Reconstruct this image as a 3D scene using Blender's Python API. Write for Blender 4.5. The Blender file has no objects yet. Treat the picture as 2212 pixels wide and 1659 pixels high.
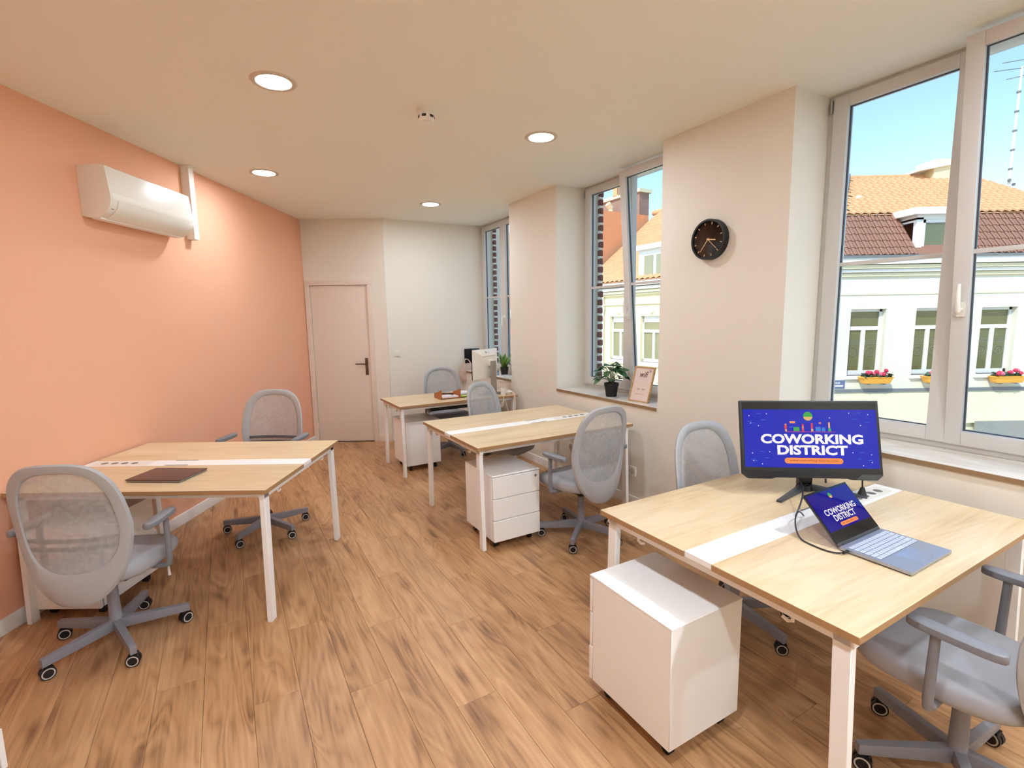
import bpy, bmesh, math, random
from math import sin, cos, pi, radians, sqrt
from mathutils import Vector, Matrix

random.seed(7)
scene = bpy.context.scene
COL = scene.collection

# ------------------------------------------------------------------ camera
F_PX, PITCH, YAW, ROLL, CAM_H = 1077.57, 0.1315, -0.0101, 0.0165, 1.5879
fw = Vector((sin(YAW) * cos(PITCH), cos(YAW) * cos(PITCH), -sin(PITCH)))
rt = Vector((cos(YAW), -sin(YAW), 0))
dn = fw.cross(rt)
r2 = cos(ROLL) * rt + sin(ROLL) * dn
d2 = -sin(ROLL) * rt + cos(ROLL) * dn
cam_data = bpy.data.cameras.new('camera')
cam_data.sensor_width = 36.0
cam_data.lens = F_PX * 36.0 / 2212.0
cam_data.clip_start = 0.02
cam_data.clip_end = 300
cam = bpy.data.objects.new('camera', cam_data)
COL.objects.link(cam)
M = Matrix.Identity(4)
for i in range(3):
    M[i][0], M[i][1], M[i][2] = r2[i], -d2[i], -fw[i]
M[2][3] = CAM_H
cam.matrix_world = M
scene.camera = cam

# ------------------------------------------------------------------ sky, sun, exposure
world = bpy.data.worlds.new('sky')
scene.world = world
world.use_nodes = True
wn = world.node_tree
wn.nodes.clear()
sky = wn.nodes.new('ShaderNodeTexSky')
sky.sky_type = 'NISHITA'
sky.sun_disc = False
sky.sun_elevation = radians(48)
sky.sun_rotation = radians(250)
sky.air_density = 1.0
sky.dust_density = 0.6
sky.ozone_density = 1.6
SKY_STRENGTH = 0.34
bg = wn.nodes.new('ShaderNodeBackground')
bg.inputs['Strength'].default_value = SKY_STRENGTH
wo = wn.nodes.new('ShaderNodeOutputWorld')
wn.links.new(sky.outputs[0], bg.inputs[0])
wn.links.new(bg.outputs[0], wo.inputs[0])

sun_data = bpy.data.lights.new('sun', 'SUN')
sun_data.energy = 3.8
sun_data.angle = radians(0.6)
sun_data.color = (1.0, 0.93, 0.80)
sun = bpy.data.objects.new('sun', sun_data)
COL.objects.link(sun)
sun_from = Vector((-0.52, -0.62, 0.80))
sun.rotation_euler = sun_from.to_track_quat('Z', 'Y').to_euler()
LAMP_STRENGTH = 185.0          # ceiling downlights

vs = scene.view_settings
vs.view_transform = 'Standard'
vs.look = 'None'
vs.gamma = 1.0
vs.use_curve_mapping = False
vs.exposure = 0.08
cy = scene.cycles
cy.use_denoising = True
cy.use_adaptive_sampling = True
cy.adaptive_threshold = 0.11
cy.adaptive_min_samples = 16
cy.use_light_tree = False
cy.max_bounces = 7
cy.diffuse_bounces = 5
cy.glossy_bounces = 2
cy.transmission_bounces = 2
cy.transparent_max_bounces = 8
cy.caustics_reflective = False
cy.caustics_refractive = False
cy.sample_clamp_indirect = 6.0

# ------------------------------------------------------------------ frames and sizes
A = 0.5317                    # the window wall runs at this angle to the coral wall
CA, SA = cos(A), sin(A)
H = 2.8508                    # ceiling
W = 2.8884                    # window wall (v)
REV = 0.3444                  # reveal depth
XL = 2.6903                   # coral wall at x = -XL
YD = 6.435                    # door wall
UB = 6.406                    # white back wall (u)
ZS = 0.8727                   # sill height
VW = W + REV


def RW(v, u, z=0.0):
    return Vector((CA * v - SA * u, SA * v + CA * u, z))


# ------------------------------------------------------------------ materials
def lin(c):
    out = []
    for x in c[:3]:
        x = x / 255.0
        out.append(x / 12.92 if x <= 0.04045 else ((x + 0.055) / 1.055) ** 2.4)
    return (*out, 1.0)


MATS = {}


def mat(name, rgb, rough=0.5, metal=0.0, spec=0.5, var=0.0, vscale=8.0, bump=0.0, bscale=60.0, alpha=1.0,
        emit=None, estr=1.0, coat=0.0, trans=0.0):
    if name in MATS:
        return MATS[name]
    m = bpy.data.materials.new(name)
    m.use_nodes = True
    nt = m.node_tree
    b = nt.nodes['Principled BSDF']
    col = lin(rgb)
    b.inputs['Base Color'].default_value = col
    b.inputs['Roughness'].default_value = rough
    b.inputs['Metallic'].default_value = metal
    b.inputs['Specular IOR Level'].default_value = spec
    b.inputs['Coat Weight'].default_value = coat
    if trans:
        b.inputs['Transmission Weight'].default_value = trans
    if alpha < 1:
        b.inputs['Alpha'].default_value = alpha
    if emit:
        b.inputs['Emission Color'].default_value = lin(emit)
        b.inputs['Emission Strength'].default_value = estr
    if emit:
        m.cycles.emission_sampling = 'AUTO' if estr > 5 else 'NONE'
    MATS[name] = m
    if not var and not bump:
        return m
    tc = nt.nodes.new('ShaderNodeTexCoord')
    nz = nt.nodes.new('ShaderNodeTexNoise')
    nz.inputs['Scale'].default_value = vscale
    nz.inputs['Detail'].default_value = 1.5
    nt.links.new(tc.outputs['Object'], nz.inputs['Vector'])
    mp = nt.nodes.new('ShaderNodeMapRange')
    mp.inputs['To Min'].default_value = 1 - var
    mp.inputs['To Max'].default_value = 1 + var
    nt.links.new(nz.outputs['Fac'], mp.inputs['Value'])
    hs = nt.nodes.new('ShaderNodeHueSaturation')
    hs.inputs['Color'].default_value = col
    nt.links.new(mp.outputs[0], hs.inputs['Value'])
    nt.links.new(hs.outputs[0], b.inputs['Base Color'])
    if bump:
        n2 = nt.nodes.new('ShaderNodeTexNoise')
        n2.inputs['Scale'].default_value = bscale
        n2.inputs['Detail'].default_value = 4
        nt.links.new(tc.outputs['Object'], n2.inputs['Vector'])
        bp = nt.nodes.new('ShaderNodeBump')
        bp.inputs['Strength'].default_value = bump
        bp.inputs['Distance'].default_value = 0.01
        nt.links.new(n2.outputs['Fac'], bp.inputs['Height'])
        nt.links.new(bp.outputs[0], b.inputs['Normal'])
    MATS[name] = m
    return m


def ramp(nt, stops):
    r = nt.nodes.new('ShaderNodeValToRGB')
    els = r.color_ramp.elements
    while len(els) < len(stops):
        els.new(0.5)
    for e, (p, c) in zip(els, stops):
        e.position = p
        e.color = lin(c)
    return r


def wood(name, light, mid, dark, axis, grain=1.0, rough=0.4, rand=True, figure=0.55, coat=0.0, knots=False):
    """procedural wood, grain running along local `axis` (0 = x, 1 = y)"""
    m = bpy.data.materials.new(name)
    m.use_nodes = True
    nt = m.node_tree
    L = nt.links.new
    b = nt.nodes['Principled BSDF']
    b.inputs['Roughness'].default_value = rough
    b.inputs['Coat Weight'].default_value = coat
    tc = nt.nodes.new('ShaderNodeTexCoord')
    vec = tc.outputs['Object']
    oi = nt.nodes.new('ShaderNodeObjectInfo')
    if rand:
        mul = nt.nodes.new('ShaderNodeVectorMath')
        mul.operation = 'MULTIPLY'
        cmb = nt.nodes.new('ShaderNodeCombineXYZ')
        for k in range(3):
            L(oi.outputs['Random'], cmb.inputs[k])
        L(cmb.outputs[0], mul.inputs[0])
        mul.inputs[1].default_value = (37.0, 53.0, 71.0)
        add = nt.nodes.new('ShaderNodeVectorMath')
        L(vec, add.inputs[0])
        L(mul.outputs[0], add.inputs[1])
        vec = add.outputs[0]
    # broad cathedral figure
    mp1 = nt.nodes.new('ShaderNodeMapping')
    mp1.inputs['Scale'].default_value = (0.9, 6.5, 6.5) if axis == 0 else (6.5, 0.9, 6.5)
    L(vec, mp1.inputs['Vector'])
    n1 = nt.nodes.new('ShaderNodeTexNoise')
    n1.inputs['Scale'].default_value = 1.0 * grain
    n1.inputs['Detail'].default_value = 2.0
    n1.inputs['Distortion'].default_value = 0.6
    L(mp1.outputs[0], n1.inputs['Vector'])
    ring = nt.nodes.new('ShaderNodeMath')
    ring.operation = 'MULTIPLY'
    ring.inputs[1].default_value = 11.0
    L(n1.outputs['Fac'], ring.inputs[0])
    fr = nt.nodes.new('ShaderNodeMath')
    fr.operation = 'PINGPONG'
    fr.inputs[1].default_value = 0.5
    L(ring.outputs[0], fr.inputs[0])
    # fine streaks
    mp2 = nt.nodes.new('ShaderNodeMapping')
    mp2.inputs['Scale'].default_value = (2.2, 75, 75) if axis == 0 else (75, 2.2, 75)
    L(vec, mp2.inputs['Vector'])
    n2 = nt.nodes.new('ShaderNodeTexNoise')
    n2.inputs['Scale'].default_value = 1.0
    n2.inputs['Detail'].default_value = 4.0
    L(mp2.outputs[0], n2.inputs['Vector'])
    # big tone variation
    mp3 = nt.nodes.new('ShaderNodeMapping')
    mp3.inputs['Scale'].default_value = (1.3, 9, 9) if axis == 0 else (9, 1.3, 9)
    L(vec, mp3.inputs['Vector'])
    n3 = nt.nodes.new('ShaderNodeTexNoise')
    n3.inputs['Scale'].default_value = 1.0
    n3.inputs['Detail'].default_value = 5.0
    n3.inputs['Roughness'].default_value = 0.6
    L(mp3.outputs[0], n3.inputs['Vector'])
    s1 = nt.nodes.new('ShaderNodeMath')
    s1.operation = 'MULTIPLY'
    s1.inputs[1].default_value = figure
    L(fr.outputs[0], s1.inputs[0])
    s2 = nt.nodes.new('ShaderNodeMath')
    s2.operation = 'MULTIPLY_ADD'
    s2.inputs[1].default_value = 0.45
    L(n2.outputs['Fac'], s2.inputs[0])
    L(s1.outputs[0], s2.inputs[2])
    s3 = nt.nodes.new('ShaderNodeMath')
    s3.operation = 'MULTIPLY_ADD'
    s3.inputs[1].default_value = 0.75
    L(n3.outputs['Fac'], s3.inputs[0])
    L(s2.outputs[0], s3.inputs[2])
    val = s3.outputs[0]
    if knots:
        mp4 = nt.nodes.new('ShaderNodeMapping')
        mp4.inputs['Scale'].default_value = (5.0, 1.5, 1.0)
        L(vec, mp4.inputs['Vector'])
        vo = nt.nodes.new('ShaderNodeTexVoronoi')
        vo.voronoi_dimensions = '2D'
        vo.inputs['Scale'].default_value = 1.0
        L(mp4.outputs[0], vo.inputs['Vector'])
        mk = nt.nodes.new('ShaderNodeMapRange')
        mk.inputs['From Min'].default_value = 0.02
        mk.inputs['From Max'].default_value = 0.20
        mk.inputs['To Min'].default_value = 0.17
        mk.inputs['To Max'].default_value = 0.0
        L(vo.outputs['Distance'], mk.inputs['Value'])
        ak = nt.nodes.new('ShaderNodeMath')
        L(val, ak.inputs[0])
        L(mk.outputs[0], ak.inputs[1])
        val = ak.outputs[0]
    rp = ramp(nt, [(0.50, light), (0.72, mid), (0.98, dark)])
    L(val, rp.inputs[0])
    out = rp.outputs[0]
    if rand:
        hs = nt.nodes.new('ShaderNodeHueSaturation')
        mr = nt.nodes.new('ShaderNodeMapRange')
        mr.inputs['To Min'].default_value = 0.93
        mr.inputs['To Max'].default_value = 1.07
        L(oi.outputs['Random'], mr.inputs['Value'])
        L(mr.outputs[0], hs.inputs['Value'])
        L(out, hs.inputs['Color'])
        out = hs.outputs[0]
    L(out, b.inputs['Base Color'])
    MATS[name] = m
    return m


def glass_mat(name, tint=(235, 245, 245), refl=1.0):
    m = bpy.data.materials.new(name)
    m.use_nodes = True
    nt = m.node_tree
    nt.nodes.remove(nt.nodes['Principled BSDF'])
    tr = nt.nodes.new('ShaderNodeBsdfTransparent')
    tr.inputs[0].default_value = lin(tint)
    gl = nt.nodes.new('ShaderNodeBsdfGlossy')
    gl.inputs['Roughness'].default_value = 0.0
    lw = nt.nodes.new('ShaderNodeLayerWeight')
    pw = nt.nodes.new('ShaderNodeMath')
    pw.operation = 'POWER'
    pw.inputs[1].default_value = 5.0
    nt.links.new(lw.outputs['Facing'], pw.inputs[0])
    ma = nt.nodes.new('ShaderNodeMath')
    ma.operation = 'MULTIPLY_ADD'
    ma.inputs[1].default_value = 0.75
    ma.inputs[2].default_value = 0.05
    nt.links.new(pw.outputs[0], ma.inputs[0])
    mx = nt.nodes.new('ShaderNodeMixShader')
    nt.links.new(ma.outputs[0], mx.inputs[0])
    nt.links.new(tr.outputs[0], mx.inputs[1])
    nt.links.new(gl.outputs[0], mx.inputs[2])
    nt.links.new(mx.outputs[0], nt.nodes['Material Output'].inputs[0])
    MATS[name] = m
    return m


def mesh_fabric(name, rgb, cover=0.68):
    m = bpy.data.materials.new(name)
    m.use_nodes = True
    nt = m.node_tree
    b = nt.nodes['Principled BSDF']
    b.inputs['Base Color'].default_value = lin(rgb)
    b.inputs['Roughness'].default_value = 0.85
    tc = nt.nodes.new('ShaderNodeTexCoord')
    wv = nt.nodes.new('ShaderNodeTexNoise')
    wv.inputs['Scale'].default_value = 14
    wv.inputs['Distortion'].default_value = 2.5
    nt.links.new(tc.outputs['Object'], wv.inputs['Vector'])
    mr = nt.nodes.new('ShaderNodeMapRange')
    mr.inputs['From Min'].default_value = 0.3
    mr.inputs['From Max'].default_value = 0.7
    mr.inputs['To Min'].default_value = cover - 0.1
    mr.inputs['To Max'].default_value = cover + 0.1
    nt.links.new(wv.outputs['Fac'], mr.inputs['Value'])
    nt.links.new(mr.outputs[0], b.inputs['Alpha'])
    MATS[name] = m
    return m


WALL = mat('wall_paint', (235, 229, 216), rough=0.9, spec=0.2, var=0.012, vscale=1.5)
CEIL = mat('ceiling_paint', (246, 245, 234), rough=0.9, spec=0.2, var=0.012, vscale=1.2)
CORAL = mat('coral_paint', (240, 182, 150), rough=0.85, spec=0.25, var=0.02, vscale=1.4)
BASEB = mat('baseboard_paint', (246, 246, 246), rough=0.45, var=0.01)
DOORW = mat('door_paint', (232, 218, 204), rough=0.5, var=0.01)
PVC = mat('window_upvc', (214, 212, 208), rough=0.35, var=0.01)
GASKET = mat('gasket_rubber', (70, 74, 84), rough=0.6)
WHITE = mat('white_powder_coat', (249, 249, 247), rough=0.42, var=0.01)
WHITEP = mat('white_plastic', (240, 236, 226), rough=0.28, var=0.01)
FLOORW = wood('floor_wood', (202, 158, 114), (182, 137, 94), (124, 87, 56), 1, grain=1.0, rough=0.42, figure=0.32, knots=True)
FLOORJ = mat('floor_screed', (92, 66, 46), rough=0.9)
OAK = wood('desk_oak', (230, 208, 172), (220, 194, 152), (192, 160, 114), 0, grain=0.8, rough=0.32, figure=0.22)
OAKE = mat('oak_edge', (172, 134, 92), rough=0.5, var=0.06, vscale=20)
SILLW = wood('sill_oak', (236, 230, 220), (228, 220, 208), (206, 194, 178), 1, grain=0.8, rough=0.3, rand=False)
SILLE = mat('sill_edge_brown', (146, 116, 84), rough=0.5)
FRAMEW = wood('frame_oak', (210, 172, 124), (196, 156, 106), (160, 120, 74), 1, grain=2, rough=0.5)
GREYF = mat('chair_fabric', (168, 168, 172), rough=0.95, spec=0.15, var=0.05, vscale=60)
GREYS = mat('chair_shell', (178, 179, 181), rough=0.6, var=0.03, vscale=40)
GREYM = mesh_fabric('chair_mesh', (184, 186, 187))
GREYP = mat('chair_plastic', (128, 130, 136), rough=0.45, var=0.02)
GREYB = mat('chair_base_metal', (142, 143, 152), rough=0.4, var=0.02)
BLACKP = mat('black_plastic', (24, 24, 27), rough=0.42, var=0.03)
BLACKG = mat('black_gloss', (10, 10, 12), rough=0.12)
RINGG = mat('caster_ring', (206, 202, 194), rough=0.5)
CHROME = mat('chrome', (200, 200, 200), rough=0.2, metal=1.0)
GLASS = glass_mat('window_glass')
STEELD = mat('door_handle_metal', (118, 98, 84), rough=0.35, metal=0.8)


def emis(name, rgb, s=1.0, rough=0.3):
    return mat(name, (4, 4, 4), rough=rough, emit=rgb, estr=s, spec=0.3)


# ------------------------------------------------------------------ mesh builder
class MB:
    def __init__(self):
        self.v, self.f, self.mi = [], [], []
        self.m = 0

    def add(self, verts, faces):
        o = len(self.v)
        self.v += [tuple(p) for p in verts]
        for f in faces:
            self.f.append(tuple(i + o for i in f))
            self.mi.append(self.m)
        return self

    def box(self, x0, x1, y0, y1, z0, z1):
        p = [(x, y, z) for z in (z0, z1) for y in (y0, y1) for x in (x0, x1)]
        return self.add(p, [(0, 2, 3, 1), (4, 5, 7, 6), (0, 1, 5, 4), (2, 6, 7, 3), (0, 4, 6, 2), (1, 3, 7, 5)])

    def hexa(self, p):
        """8 corners: bottom 0-3 counter-clockwise, top 4-7"""
        return self.add(p, [(3, 2, 1, 0), (4, 5, 6, 7), (0, 1, 5, 4), (1, 2, 6, 5), (2, 3, 7, 6), (3, 0, 4, 7)])

    def prism(self, poly, z0, z1):
        n = len(poly)
        ar = sum(poly[i][0] * poly[(i + 1) % n][1] - poly[(i + 1) % n][0] * poly[i][1] for i in range(n))
        if ar < 0:
            poly = poly[::-1]
        vs_ = [(x, y, z0) for x, y in poly] + [(x, y, z1) for x, y in poly]
        fs = [tuple(range(n - 1, -1, -1)), tuple(range(n, 2 * n))]
        fs += [(i, (i + 1) % n, n + (i + 1) % n, n + i) for i in range(n)]
        return self.add(vs_, fs)

    def cyl(self, p0, p1, r0, r1=None, n=16, caps=True):
        r1 = r0 if r1 is None else r1
        p0, p1 = Vector(p0), Vector(p1)
        d = (p1 - p0).normalized()
        a = d.orthogonal().normalized()
        b = d.cross(a)
        vs_ = []
        for p, r in ((p0, r0), (p1, r1)):
            for i in range(n):
                t = 2 * pi * i / n
                vs_.append(p + r * (cos(t) * a + sin(t) * b))
        fs = [(i, (i + 1) % n, n + (i + 1) % n, n + i) for i in range(n)]
        if caps:
            fs += [tuple(range(n - 1, -1, -1)), tuple(range(n, 2 * n))]
        return self.add(vs_, fs)

    def tube(self, pts, r, n=8, closed=False):
        pts = [Vector(p) for p in pts]
        vs_, fs = [], []
        prev = None
        k = len(pts)
        for i, p in enumerate(pts):
            if closed:
                d = pts[(i + 1) % k] - pts[i - 1]
            else:
                d = pts[min(i + 1, k - 1)] - pts[max(i - 1, 0)]
            d.normalize()
            if prev is None:
                a = d.orthogonal().normalized()
            else:
                a = (prev - d * prev.dot(d)).normalized()
            prev = a
            b = d.cross(a)
            rr = r[i] if isinstance(r, (list, tuple)) else r
            for j in range(n):
                t = 2 * pi * j / n
                vs_.append(p + rr * (cos(t) * a + sin(t) * b))
        rng = range(k if closed else k - 1)
        for i in rng:
            i2 = (i + 1) % k
            for j in range(n):
                fs.append((i * n + j, i * n + (j + 1) % n, i2 * n + (j + 1) % n, i2 * n + j))
        if not closed:
            fs += [tuple(range(n - 1, -1, -1)), tuple(range((k - 1) * n, k * n))]
        return self.add(vs_, fs)

    def lathe(self, prof, n=32, c=(0, 0, 0)):
        vs_, fs = [], []
        for r, z in prof:
            for j in range(n):
                t = 2 * pi * j / n
                vs_.append((c[0] + r * cos(t), c[1] + r * sin(t), c[2] + z))
        for i in range(len(prof) - 1):
            for j in range(n):
                fs.append((i * n + j, i * n + (j + 1) % n, (i + 1) * n + (j + 1) % n, (i + 1) * n + j))
        if prof[0][0] > 1e-6:
            fs.append(tuple(range(n - 1, -1, -1)))
        if prof[-1][0] > 1e-6:
            fs.append(tuple(range((len(prof) - 1) * n, len(prof) * n)))
        return self.add(vs_, fs)

    def ring(self, rings, closed_loop=True, cap0=False, cap1=False):
        n = len(rings[0])
        vs_ = [p for r in rings for p in r]
        fs = []
        for i in range(len(rings) - 1):
            for j in range(n if closed_loop else n - 1):
                fs.append((i * n + j, i * n + (j + 1) % n, (i + 1) * n + (j + 1) % n, (i + 1) * n + j))
        if cap0:
            fs.append(tuple(range(n - 1, -1, -1)))
        if cap1:
            fs.append(tuple(range((len(rings) - 1) * n, len(rings) * n)))
        return self.add(vs_, fs)

    def xf(self, mtx):
        self.v = [tuple(mtx @ Vector(p)) for p in self.v]
        return self

    def mesh(self, name, mats, smooth=False, bevel=0.0, seg=2, fix=True):
        me = bpy.data.meshes.new(name)
        me.from_pydata(self.v, [], self.f)
        for i, k in enumerate(self.mi):
            me.polygons[i].material_index = k
        for m in (mats if isinstance(mats, (list, tuple)) else [mats]):
            me.materials.append(m)
        if bevel or fix:
            bm = bmesh.new()
            bm.from_mesh(me)
            if fix:
                bmesh.ops.recalc_face_normals(bm, faces=bm.faces[:])
            if bevel:
                es = [e for e in bm.edges if len(e.link_faces) == 2 and e.calc_face_angle(0) > 0.6]
                bmesh.ops.bevel(bm, geom=es, offset=bevel, segments=seg, affect='EDGES', profile=0.7, clamp_overlap=True)
            bm.to_mesh(me)
            bm.free()
        if smooth or bevel:
            me.shade_smooth()
            me.set_sharp_from_angle(angle=radians(40))
        return me

    def build(self, name, mats, parent=None, loc=(0, 0, 0), rot=(0, 0, 0), **kw):
        me = self.mesh(name, mats, **kw)
        return link(name, me, parent, loc, rot)


def link(name, me, parent=None, loc=(0, 0, 0), rot=(0, 0, 0)):
    o = bpy.data.objects.new(name, me)
    COL.objects.link(o)
    o.parent = parent
    o.location = loc
    o.rotation_euler = rot
    return o


def tag(o, label=None, cat=None, group=None, kind=None):
    if label:
        o['label'] = label
    if cat:
        o['category'] = cat
    if group:
        o['group'] = group
    if kind:
        o['kind'] = kind
    return o


def thing(name, label, cat, loc=(0, 0, 0), rz=0.0, group=None):
    o = bpy.data.objects.new(name, None)
    o.empty_display_size = 0.1
    COL.objects.link(o)
    o.location = loc
    o.rotation_euler = (0, 0, rz)
    return tag(o, label, cat, group)


def struct(name, loc=(0, 0, 0), rz=0.0, label=None):
    o = bpy.data.objects.new(name, None)
    COL.objects.link(o)
    o.location = loc
    o.rotation_euler = (0, 0, rz)
    return tag(o, label, None, None, 'structure')


def copy_tree(o, parent=None):
    c = o.copy()
    COL.objects.link(c)
    c.parent = parent
    for ch in list(KIDS.get(o.name, [])) or [k for k in o.children]:
        copy_tree(ch, c)
    return c


KIDS = {}


def text_mesh(body, width, height, depth=0.0, bold=0.0, shear=0.0, spacing=1.0, line=None):
    """text as a mesh, centred on the origin, in the x-z plane, readable from -y"""
    cu = bpy.data.curves.new('lettering', 'FONT')
    cu.body = body
    cu.size = 1.0
    cu.offset = bold
    cu.shear = shear
    cu.space_character = spacing
    cu.resolution_u = 3
    ob = bpy.data.objects.new('lettering_tmp', cu)
    COL.objects.link(ob)
    dg = bpy.context.evaluated_depsgraph_get()
    me = bpy.data.meshes.new_from_object(ob.evaluated_get(dg))
    bpy.data.objects.remove(ob)
    bpy.data.curves.remove(cu)
    xs = [v.co.x for v in me.vertices]
    ys = [v.co.y for v in me.vertices]
    cx, cyy = (min(xs) + max(xs)) / 2, (min(ys) + max(ys)) / 2
    sx = width / (max(xs) - min(xs))
    sy = height / (max(ys) - min(ys)) if height else sx
    for v in me.vertices:
        v.co = ((v.co.x - cx) * sx, 0, (v.co.y - cyy) * sy)
    return me


def text_obj(name, body, width, height, m, parent, loc, rot=(0, 0, 0), **kw):
    me = text_mesh(body, width, height, **kw)
    me.materials.clear()
    me.materials.append(m)
    return link(name, me, parent, loc, rot)


def wall_holes(mb, a0, a1, z0, z1, holes, t0, t1, swap=False):
    """wall along axis a (x, or y when swap) between z0..z1, thickness t0..t1, with rectangular holes (a0,a1,z0,z1)"""
    xs = sorted({a0, a1} | {max(a0, min(a1, h[k])) for h in holes for k in (0, 1)})
    zs = sorted({z0, z1} | {max(z0, min(z1, h[k])) for h in holes for k in (2, 3)})
    for i in range(len(xs) - 1):
        for j in range(len(zs) - 1):
            cx, cz = (xs[i] + xs[i + 1]) / 2, (zs[j] + zs[j + 1]) / 2
            if any(h[0] < cx < h[1] and h[2] < cz < h[3] for h in holes):
                continue
            if swap:
                mb.box(t0, t1, xs[i], xs[i + 1], zs[j], zs[j + 1])
            else:
                mb.box(xs[i], xs[i + 1], t0, t1, zs[j], zs[j + 1])
    return mb


# ================================================================== THE SETTING
ROTA = (0, 0, A)
pR = RW(3.44, 6.62)
slab = [(-2.9, -1.5), (4.87, -1.5), (pR.x, pR.y), (RW(0.9, 7.25).x, RW(0.9, 7.25).y), (-2.9, 6.75)]
floor = MB().prism(slab, -0.25, -0.009).build('floor', FLOORJ)
tag(floor, 'warm brown wood plank floor of the office', kind='structure')
ceil = MB().prism(slab, H, H + 0.25).build('ceiling', CEIL)
tag(ceil, 'plain cream painted ceiling', kind='structure')


def clip(poly, n, c):
    out = []
    for i in range(len(poly)):
        p, q = poly[i], poly[(i + 1) % len(poly)]
        dp, dq = p[0] * n[0] + p[1] * n[1] - c, q[0] * n[0] + q[1] * n[1] - c
        if dp <= 0:
            out.append(p)
        if dp * dq < 0:
            t = dp / (dp - dq)
            out.append((p[0] + t * (q[0] - p[0]), p[1] + t * (q[1] - p[1])))
    return out


PW, PL = 0.182, 1.22
plank_full = None


def plank_mesh(poly):
    g = 0.0008
    cx = sum(p[0] for p in poly) / len(poly)
    cyy = sum(p[1] for p in poly) / len(poly)

    def shrink(d):
        return [(x + d * (-1 if x > cx else 1), y + d * (-1 if y > cyy else 1)) for x, y in poly]
    lo, hi = shrink(g * 0.5), shrink(g * 0.5 + 0.0007)
    n = len(poly)
    mb = MB()
    mb.add([(x, y, -0.009) for x, y in lo] + [(x, y, -0.0010) for x, y in lo] + [(x, y, 0.0) for x, y in hi],
           [(i, (i + 1) % n, n + (i + 1) % n, n + i) for i in range(n)] +
           [(n + i, n + (i + 1) % n, 2 * n + (i + 1) % n, 2 * n + i) for i in range(n)] +
           [tuple(range(2 * n, 3 * n))])
    return mb.mesh('plank', FLOORW)


def frame_clip_planes(v0, u0):
    # half planes in the local (v,u) frame of a plank at v0,u0
    res = [((1, 0), W - v0)]
    # x > -XL : CA v - SA u > -XL
    res.append(((-CA, SA), XL + CA * v0 - SA * u0))
    # y > -1.3
    res.append(((-SA, -CA), 1.3 + SA * v0 + CA * u0))
    if v0 > 1.75:
        res.append(((0, 1), UB - u0))
    else:
        res.append(((SA, CA), YD - (SA * v0 + CA * u0)))
    return res


stagger = [0.0, 0.43, 0.81, 0.22, 0.62]
k = 0
vv = -6.2
while vv < W:
    off = stagger[k % 5] * PL + random.uniform(-0.08, 0.08)
    uu = -4.6 + off - PL
    while uu < 7.2:
        poly = [(0, 0), (PW, 0), (PW, PL), (0, PL)]
        full = True
        for n_, c_ in frame_clip_planes(vv, uu):
            p2 = clip(poly, n_, c_)
            if len(p2) != len(poly) or any(abs(a[0] - b[0]) + abs(a[1] - b[1]) > 1e-9 for a, b in zip(p2, poly)):
                full = False
            poly = p2
            if len(poly) < 3:
                break
        if len(poly) >= 3:
            ar = abs(sum(poly[i][0] * poly[(i + 1) % len(poly)][1] - poly[(i + 1) % len(poly)][0] * poly[i][1]
                         for i in range(len(poly)))) / 2
            if ar > 0.004:
                if full:
                    if plank_full is None:
                        plank_full = plank_mesh(poly)
                    me = plank_full
                else:
                    me = plank_mesh(poly)
                link('plank', me, floor, RW(vv, uu), ROTA)
        uu += PL
    vv += PW
    k += 1

# coral wall
wl = MB().box(-XL - 0.16, -XL, -1.5, 6.75, -0.2, H + 0.05).build('wall_left', CORAL)
tag(wl, 'long coral orange painted wall', kind='structure')

# door wall and the white return
door_x0, door_x1, door_h = -2.622, -1.893, 2.035
wd = MB()
XC = -1.655
wall_holes(wd, -XL - 0.16, XC, -0.2, H + 0.05, [(door_x0 - 0.02, door_x1 + 0.02, -0.3, door_h + 0.02)], YD, YD + 0.10)
wd = wd.build('wall_door', WALL)
tag(wd, 'pale wall around the flush white door', kind='structure')
d1 = struct('door_1', ((door_x0 + door_x1) / 2, YD, 0), 0, 'flush white interior door in the far corner')
hw = (door_x1 - door_x0) / 2
MB().box(-hw, hw, 0.012, 0.05, 0.008, door_h).build('door_leaf', DOORW, d1, bevel=0.002)
cs = MB()
for s in (-1, 1):
    if s < 0:
        cs.box(-hw - 0.062, -hw - 0.004, -0.016, 0.10, 0, door_h + 0.004)
    else:
        cs.box(hw + 0.004, hw + 0.062, -0.016, 0.10, 0, door_h + 0.004)
cs.box(-hw - 0.062, hw + 0.062, -0.016, 0.10, door_h + 0.004, door_h + 0.062)
cs.build('door_casing', DOORW, d1, bevel=0.003)
for zz in (0.22, 1.02, 1.62, 1.84):
    MB().cyl((-hw - 0.004, -0.01, zz - 0.045), (-hw - 0.004, -0.01, zz + 0.045), 0.011, n=10).build('hinge', DOORW, d1, smooth=True)
hp = MB().box(hw - 0.072, hw - 0.034, 0.002, 0.013, 0.885, 1.105).build('handle_plate', STEELD, d1, bevel=0.004)
MB().cyl((hw - 0.053, 0.004, 1.03), (hw - 0.053, -0.045, 1.03), 0.009).cyl(
    (hw - 0.050, -0.042, 1.03), (hw - 0.185, -0.042, 1.032), 0.0095, 0.008).build('handle', STEELD, hp, smooth=True)
MB().box(-hw - .1, hw + .1, .11, .14, -.1, 2.2).build('door_backing', DOORW, d1)

# white back wall, at right angles to the window wall
cv, cu_ = CA * XC + SA * YD, -SA * XC + CA * YD
wb = MB().box(cv - 0.015, VW + 0.3, UB, UB + 0.22, -0.2, H + 0.05).build('wall_back', WALL, rot=ROTA)
tag(wb, 'white back wall beside the far window', kind='structure')
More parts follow.
